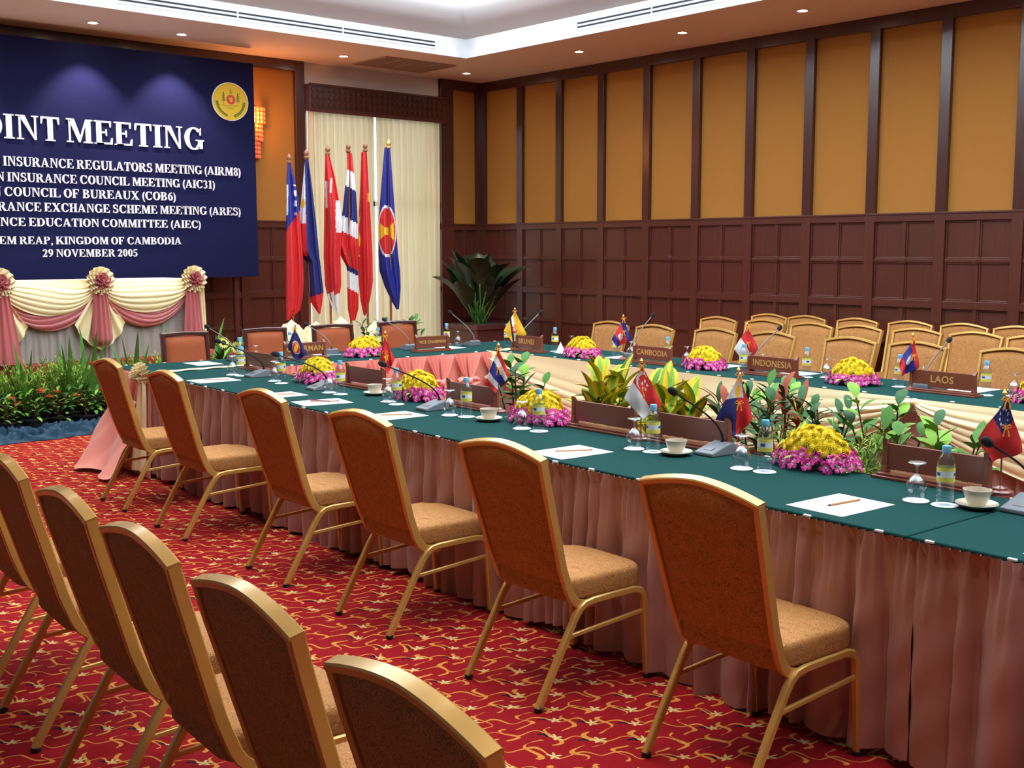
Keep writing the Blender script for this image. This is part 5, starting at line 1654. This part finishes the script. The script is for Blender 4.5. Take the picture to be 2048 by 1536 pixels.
def shrub(name, label, cat, x, y, z0, kind, h, seed, group, spread=.16):
    """potted shrub: kind picks the leaf habit"""
    t = thing(name, label, cat, (x, y, 0), 0, group)
    r_ = random.Random(seed)
    p = MB(); pot(p, .12, z0); p.build('pot', 'pot', t)
    s_ = MB(); MB_ = s_; MB_.lathe([(.0001, z0 * .87), (.1, z0 * .87)], 12); s_.build('soil', 'soil', t)
    fo, st_ = MB(), MB()
    if kind == 'croton':
        for k in range(6):
            a = k * 1.05 + r_.random(); tx, ty = math.cos(a) * spread * .5, math.sin(a) * spread * .4
            zt_ = z0 + (h - z0) * r_.uniform(.55, .8)
            st_.tube([(0, 0, z0 * .8), (tx * .5, ty * .5, z0 + (zt_ - z0) * .5), (tx, ty, zt_)], .006, 6)
            for j in range(14):
                zz = zt_ - j * .018
                fo.leaf((tx, ty, zz), j * 2.4 + r_.random(), R(78 - j * 6 + r_.uniform(-8, 8)), r_.uniform(.17, .26), r_.uniform(.065, .09), R(r_.uniform(20, 65)), *r_.choice(((1, 7, .35, .5, 0, 0), (2, 7, .35, .5, 0, 0), (0, 7, .35, .5, 0, 1), (0, 7, .35, .5, 0, 1), (0, 7, .35, .5, 0, 2))))
        mats = ['leaf_yellow', 'leaf_light', 'leaf_mid']
    elif kind == 'red':
        for k in range(5):
            a = k * 1.256 + r_.random(); tx, ty = math.cos(a) * spread * .5, math.sin(a) * spread * .5
            zt_ = z0 + (h - z0) * r_.uniform(.6, .9)
            st_.tube([(0, 0, z0 * .8), (tx, ty, zt_)], .006, 6)
            for j in range(11):
                fo.leaf((tx, ty, zt_ - j * .018), j * 2.4 + r_.random(), R(70 - j * 7), r_.uniform(.13, .2), r_.uniform(.03, .045), R(r_.uniform(30, 80)), 0 if r_.random() < .6 else 1, 6, .3)
        mats = ['leaf_red', 'leaf_dark', 'leaf_mid']
    elif kind == 'bushy':
        for k in range(8):
            a = k * .785 + r_.random(); tx, ty = math.cos(a) * spread * r_.uniform(.3, 1), math.sin(a) * spread * r_.uniform(.3, 1)
            zt_ = z0 + (h - z0) * r_.uniform(.6, 1)
            st_.tube([(0, 0, z0 * .8), (tx * .6, ty * .6, z0 + (zt_ - z0) * .5), (tx, ty, zt_)], .004, 6)
            for j in range(12):
                f = 1 - j * .05
                fo.leaf((tx * f, ty * f, zt_ - j * .028), j * 2.4 + r_.random(), R(55 - j * 5 + r_.uniform(-10, 10)), r_.uniform(.09, .14), r_.uniform(.03, .045), R(r_.uniform(20, 60)), r_.choice((0, 0, 1)), 5, .25)
        mats = ['leaf_dark', 'leaf_mid', 'leaf_light']
    elif kind == 'ficus':
        for k in range(7):
            a = k * .9 + r_.random(); tx, ty = math.cos(a) * spread * r_.uniform(.3, 1), math.sin(a) * spread * r_.uniform(.3, 1)
            zt_ = z0 + (h - z0) * r_.uniform(.6, 1)
            st_.tube([(0, 0, z0 * .8), (tx * .6, ty * .6, z0 + (zt_ - z0) * .5), (tx, ty, zt_)], .004, 6)
            for j in range(8):
                f = 1 - j * .06
                fo.leaf((tx * f, ty * f, zt_ - j * .032), j * 2.4 + r_.random(), R(50 - j * 5 + r_.uniform(-15, 15)), r_.uniform(.09, .13), r_.uniform(.05, .07), R(r_.uniform(10, 50)), r_.choice((0, 0, 2, 1)), 5, .2, .5)
        mats = ['leaf_mid', 'leaf_light', 'leaf_dark']
    elif kind == 'fern':
        for k in range(70):
            a = r_.uniform(0, 2 * PI); el = R(r_.uniform(68, 90)); L = (h - z0) * r_.uniform(.6, 1.1)
            p0 = Vector((math.cos(a) * .03, math.sin(a) * .03, z0 * .86)); pts = [p0]
            for j in range(4):
                e2 = el - j * .17; pts.append(pts[-1] + Vector((math.cos(a) * math.cos(e2), math.sin(a) * math.cos(e2), math.sin(e2))) * L / 4)
            st_.tube(pts, .0016, 4)
            for j in range(34):
                f = .25 + .75 * j / 22 * .999; i = int(f * 4); q0 = pts[min(i, 3)].lerp(pts[min(i, 3) + 1], f * 4 - i)
                fo.leaf(q0, r_.uniform(0, 6.28), R(r_.uniform(0, 80)), r_.uniform(.03, .06), .006, .3, r_.choice((0, 0, 1)), 2, .1)
        mats = ['fern', 'leaf_light', 'leaf_mid']
    elif kind == 'ixora':
        for k in range(9):
            a = k * .7 + r_.random(); tx, ty = math.cos(a) * spread * r_.uniform(.2, 1), math.sin(a) * spread * r_.uniform(.2, 1)
            zt_ = z0 + (h - z0) * r_.uniform(.5, 1)
            st_.tube([(0, 0, z0 * .8), (tx, ty, zt_)], .0035, 5)
            for j in range(9):
                fo.leaf((tx, ty, zt_ - j * .02), j * 2.4 + r_.random(), R(45 - j * 6 + r_.uniform(-15, 15)), r_.uniform(.06, .10), r_.uniform(.026, .036), R(r_.uniform(20, 60)), r_.choice((0, 1, 1, 2)), 4, .2)
        mats = ['leaf_mid', 'leaf_light', 'leaf_dark']
    elif kind == 'spear':
        for k in range(5):
            a = k * 1.3 + r_.random()
            fo.leaf((math.cos(a) * .03, math.sin(a) * .03, z0 * .86), a, R(r_.uniform(70, 88)), (h - z0) * r_.uniform(.75, 1.05), .055, R(r_.uniform(0, 18)), 0, 8, .4, .35)
        st_.tube([(0, 0, z0 * .8), (0, 0, z0 + .05)], .02, 6)
        mats = ['leaf_mid', 'leaf_light', 'leaf_dark']
    fo.build('foliage', mats, t, sharp=180)
    st_.build('stem', 'bark' if kind not in ('fern', 'spear') else 'leaf_mid', t)
    if kind == 'ixora':
        for k in range(r_.choice((1, 2, 2))):
            fl_ = MB(); c_ = Vector((r_.uniform(-.13, .10), r_.uniform(-.16, .0), h - r_.uniform(.0, .10)))
            for j in range(26):
                d = Vector((r_.gauss(0, 1), r_.gauss(0, 1), abs(r_.gauss(0, 1)) * .6)).normalized() * r_.uniform(.015, .034)
                petal_ring(fl_, c_ + d, .001, .011, 0, .002, 4, .003, 0, r_.random())
            fl_.build('blossom', 'ixora', t)
    return t


# centre of the hollow: plants standing on the carpet, tops above the table edge
CTR = [('potted_shrub', 'slender green shrub behind the bouquet left of the yellow croton', 4.85, 5.40, 'ficus', .93, 1),
       ('potted_croton', 'yellow-green croton left of the crescent flag, largest leaves', 4.86, 4.62, 'croton', .98, 2),
       ('potted_croton', 'yellow croton behind the crescent flag', 5.00, 4.20, 'croton', .88, 3),
       ('potted_croton', 'tall yellow-green croton against the cream swag below CAMBODIA', 5.40, 4.70, 'croton', .84, 4),
       ('potted_red_plant', 'red-leaved plant right of the crescent flag', 5.15, 3.92, 'red', .90, 5),
       ('potted_red_plant', 'red and dark green plant behind the microphone head', 5.35, 3.70, 'red', .93, 6),
       ('potted_shrub', 'dark bushy shrub behind the grey microphone', 4.85, 3.55, 'bushy', .90, 7),
       ('potted_shrub', 'dark bushy shrub left of the sun flag', 5.15, 3.35, 'bushy', .96, 8),
       ('potted_shrub', 'light green shrub topping the red-leaved plants below INDONESIA', 5.75, 4.05, 'ficus', .84, 9),
       ('potted_fern', 'feathery fern between the sun flag and nearest bouquet', 4.75, 2.96, 'fern', .90, 10),
       ('potted_shrub', 'green shrub behind the nearest yellow bouquet', 4.85, 2.80, 'ficus', .94, 11),
       ('potted_shrub', 'green shrub with drooping leaves right of the nearest bouquet', 4.88, 2.50, 'ficus', .91, 12),
       ('potted_croton', 'low yellow croton below the sun flag', 4.50, 3.05, 'croton', .70, 13)]
for (nm, d_, x, y, kd, h_, sd) in CTR:
    shrub(nm, d_, 'plant', x, y, .40 if h_ > .9 else .30, kd, h_, 40 + sd, 'plants inside the ring of tables', .18)

# bed of pots in front of the stage
k = 0
for i, x in enumerate((2.85, 3.08, 3.31, 3.54, 3.77, 4.00, 4.23, 4.44)):
    shrub('potted_ixora', 'orange-red flowering pot plant, %s from the left in the front row' % ORD[i], 'plant', x, 10.42 + .03 * math.sin(i * 2.2), .15, 'ixora', .40 + .03 * math.sin(i * 3), 60 + i, 'pots in front of the stage', .13)
for i, x in enumerate((2.7, 2.95, 3.2, 3.45, 3.70, 3.95, 4.20, 4.45, 4.72, 5.0, 5.3)):
    shrub('potted_fern', 'feathery green fern, %s from the left in the rear row against the stage' % ORD[i], 'plant', x, 10.63, .18, 'fern', .66 + .05 * math.sin(i * 1.7), 80 + i, 'ferns in front of the stage', .1)
for i, (x, h_) in enumerate(((3.18, .93), (3.52, .88), (3.93, .92), (4.10, 1.02), (4.52, .96), (5.05, 1.0), (5.28, 1.02))):
    shrub('spear_leaf_plant', 'upright spear-leaved plant, %s from the left among the ferns before the stage' % ORD[i], 'plant', x, 10.53, .18, 'spear', h_, 95 + i, 'spear-leaved plants before the stage', .1)
for i, (x, y) in enumerate(((5.45, 10.2), (6.66, 9.62), (7.10, 9.60))):
    shrub('potted_shrub', ('leafy pot plant behind the second leather chair', 'leafy pot plant among the cream flag stands', 'dark leafy pot plant right of the cream flag stands')[i], 'plant', x, y, .3, ('ficus', 'bushy', 'bushy')[i], (.72, .90, .92)[i], 120 + i, 'plants by the flag stands', .2)
# small flower arrangement seen beside the first leather chair
sa = thing('sunflower_vase', 'yellow-green sunflower arrangement between the two left leather chairs', 'flowers', (4.80, 9.30, 0))
v_ = MB(); v_.lathe([(.07, 0), (.10, .2), (.08, .5), (.05, .62), (.06, .66), (.0001, .64)], 16); v_.build('vase', 'pot', sa)
s_ = MB(); r_ = random.Random(9)
for kx in range(22): s_.leaf((0, 0, .64), r_.uniform(0, 6.28), R(r_.uniform(20, 85)), r_.uniform(.12, .26), .035, R(r_.uniform(20, 70)), kx % 2, 5)
s_.build('foliage', ['leaf_light', 'leaf_dark'], sa, sharp=180)
for (dx, dz) in ((-.02, .83), (.10, .78)):
    T = Matrix.Translation((dx, -.10, dz)) @ Matrix.Rotation(R(80), 4, 'X') @ Matrix.Scale(1.7, 4)
    f_ = MB(); petal_ring(f_, (0, 0, 0), .010, .033, 0, .003, 16, .006, 0, 0, T); f_.lathe([(.013, 0), (.011, .006), (.0001, .008)], 12, 1, T); f_.build('sunflower', ['label_yellow', 'f_black'], sa)

# crumpled blue cloth on the carpet in front of the pots
from mathutils import noise as mnoise
def crumple(u, v):
    x = 2.4 + 2.35 * u
    y = 10.00 + .14 * u * u + (.40 + .10 * math.sin(u * 6 + 1)) * v + .05 * mnoise.noise(Vector((u * 9, 0, 3)))
    e = max(0, math.sin(v * PI)) ** .5
    q = Vector((u * 14 + v * 2.0, v * 4.5 - u * 5, .7))
    r1 = 1 - abs(mnoise.noise(q)) * 2.2; r2 = 1 - abs(mnoise.noise(q * 2.3 + Vector((5, 1, 2)))) * 2
    z = .004 + e * max(0, .085 * max(0, r1) ** 1.5 + .035 * max(0, r2) + .03 * v)
    return (x + .03 * mnoise.noise(q * 1.5), y, max(.004, z))
cb_ = MB(); cb_.grid(crumple, 260, 44)
tag(cb_.build('crumpled_cloth', 'blue_cloth', sharp=180), 'crumpled blue-grey cloth lying on the carpet before the flower pots', 'cloth')
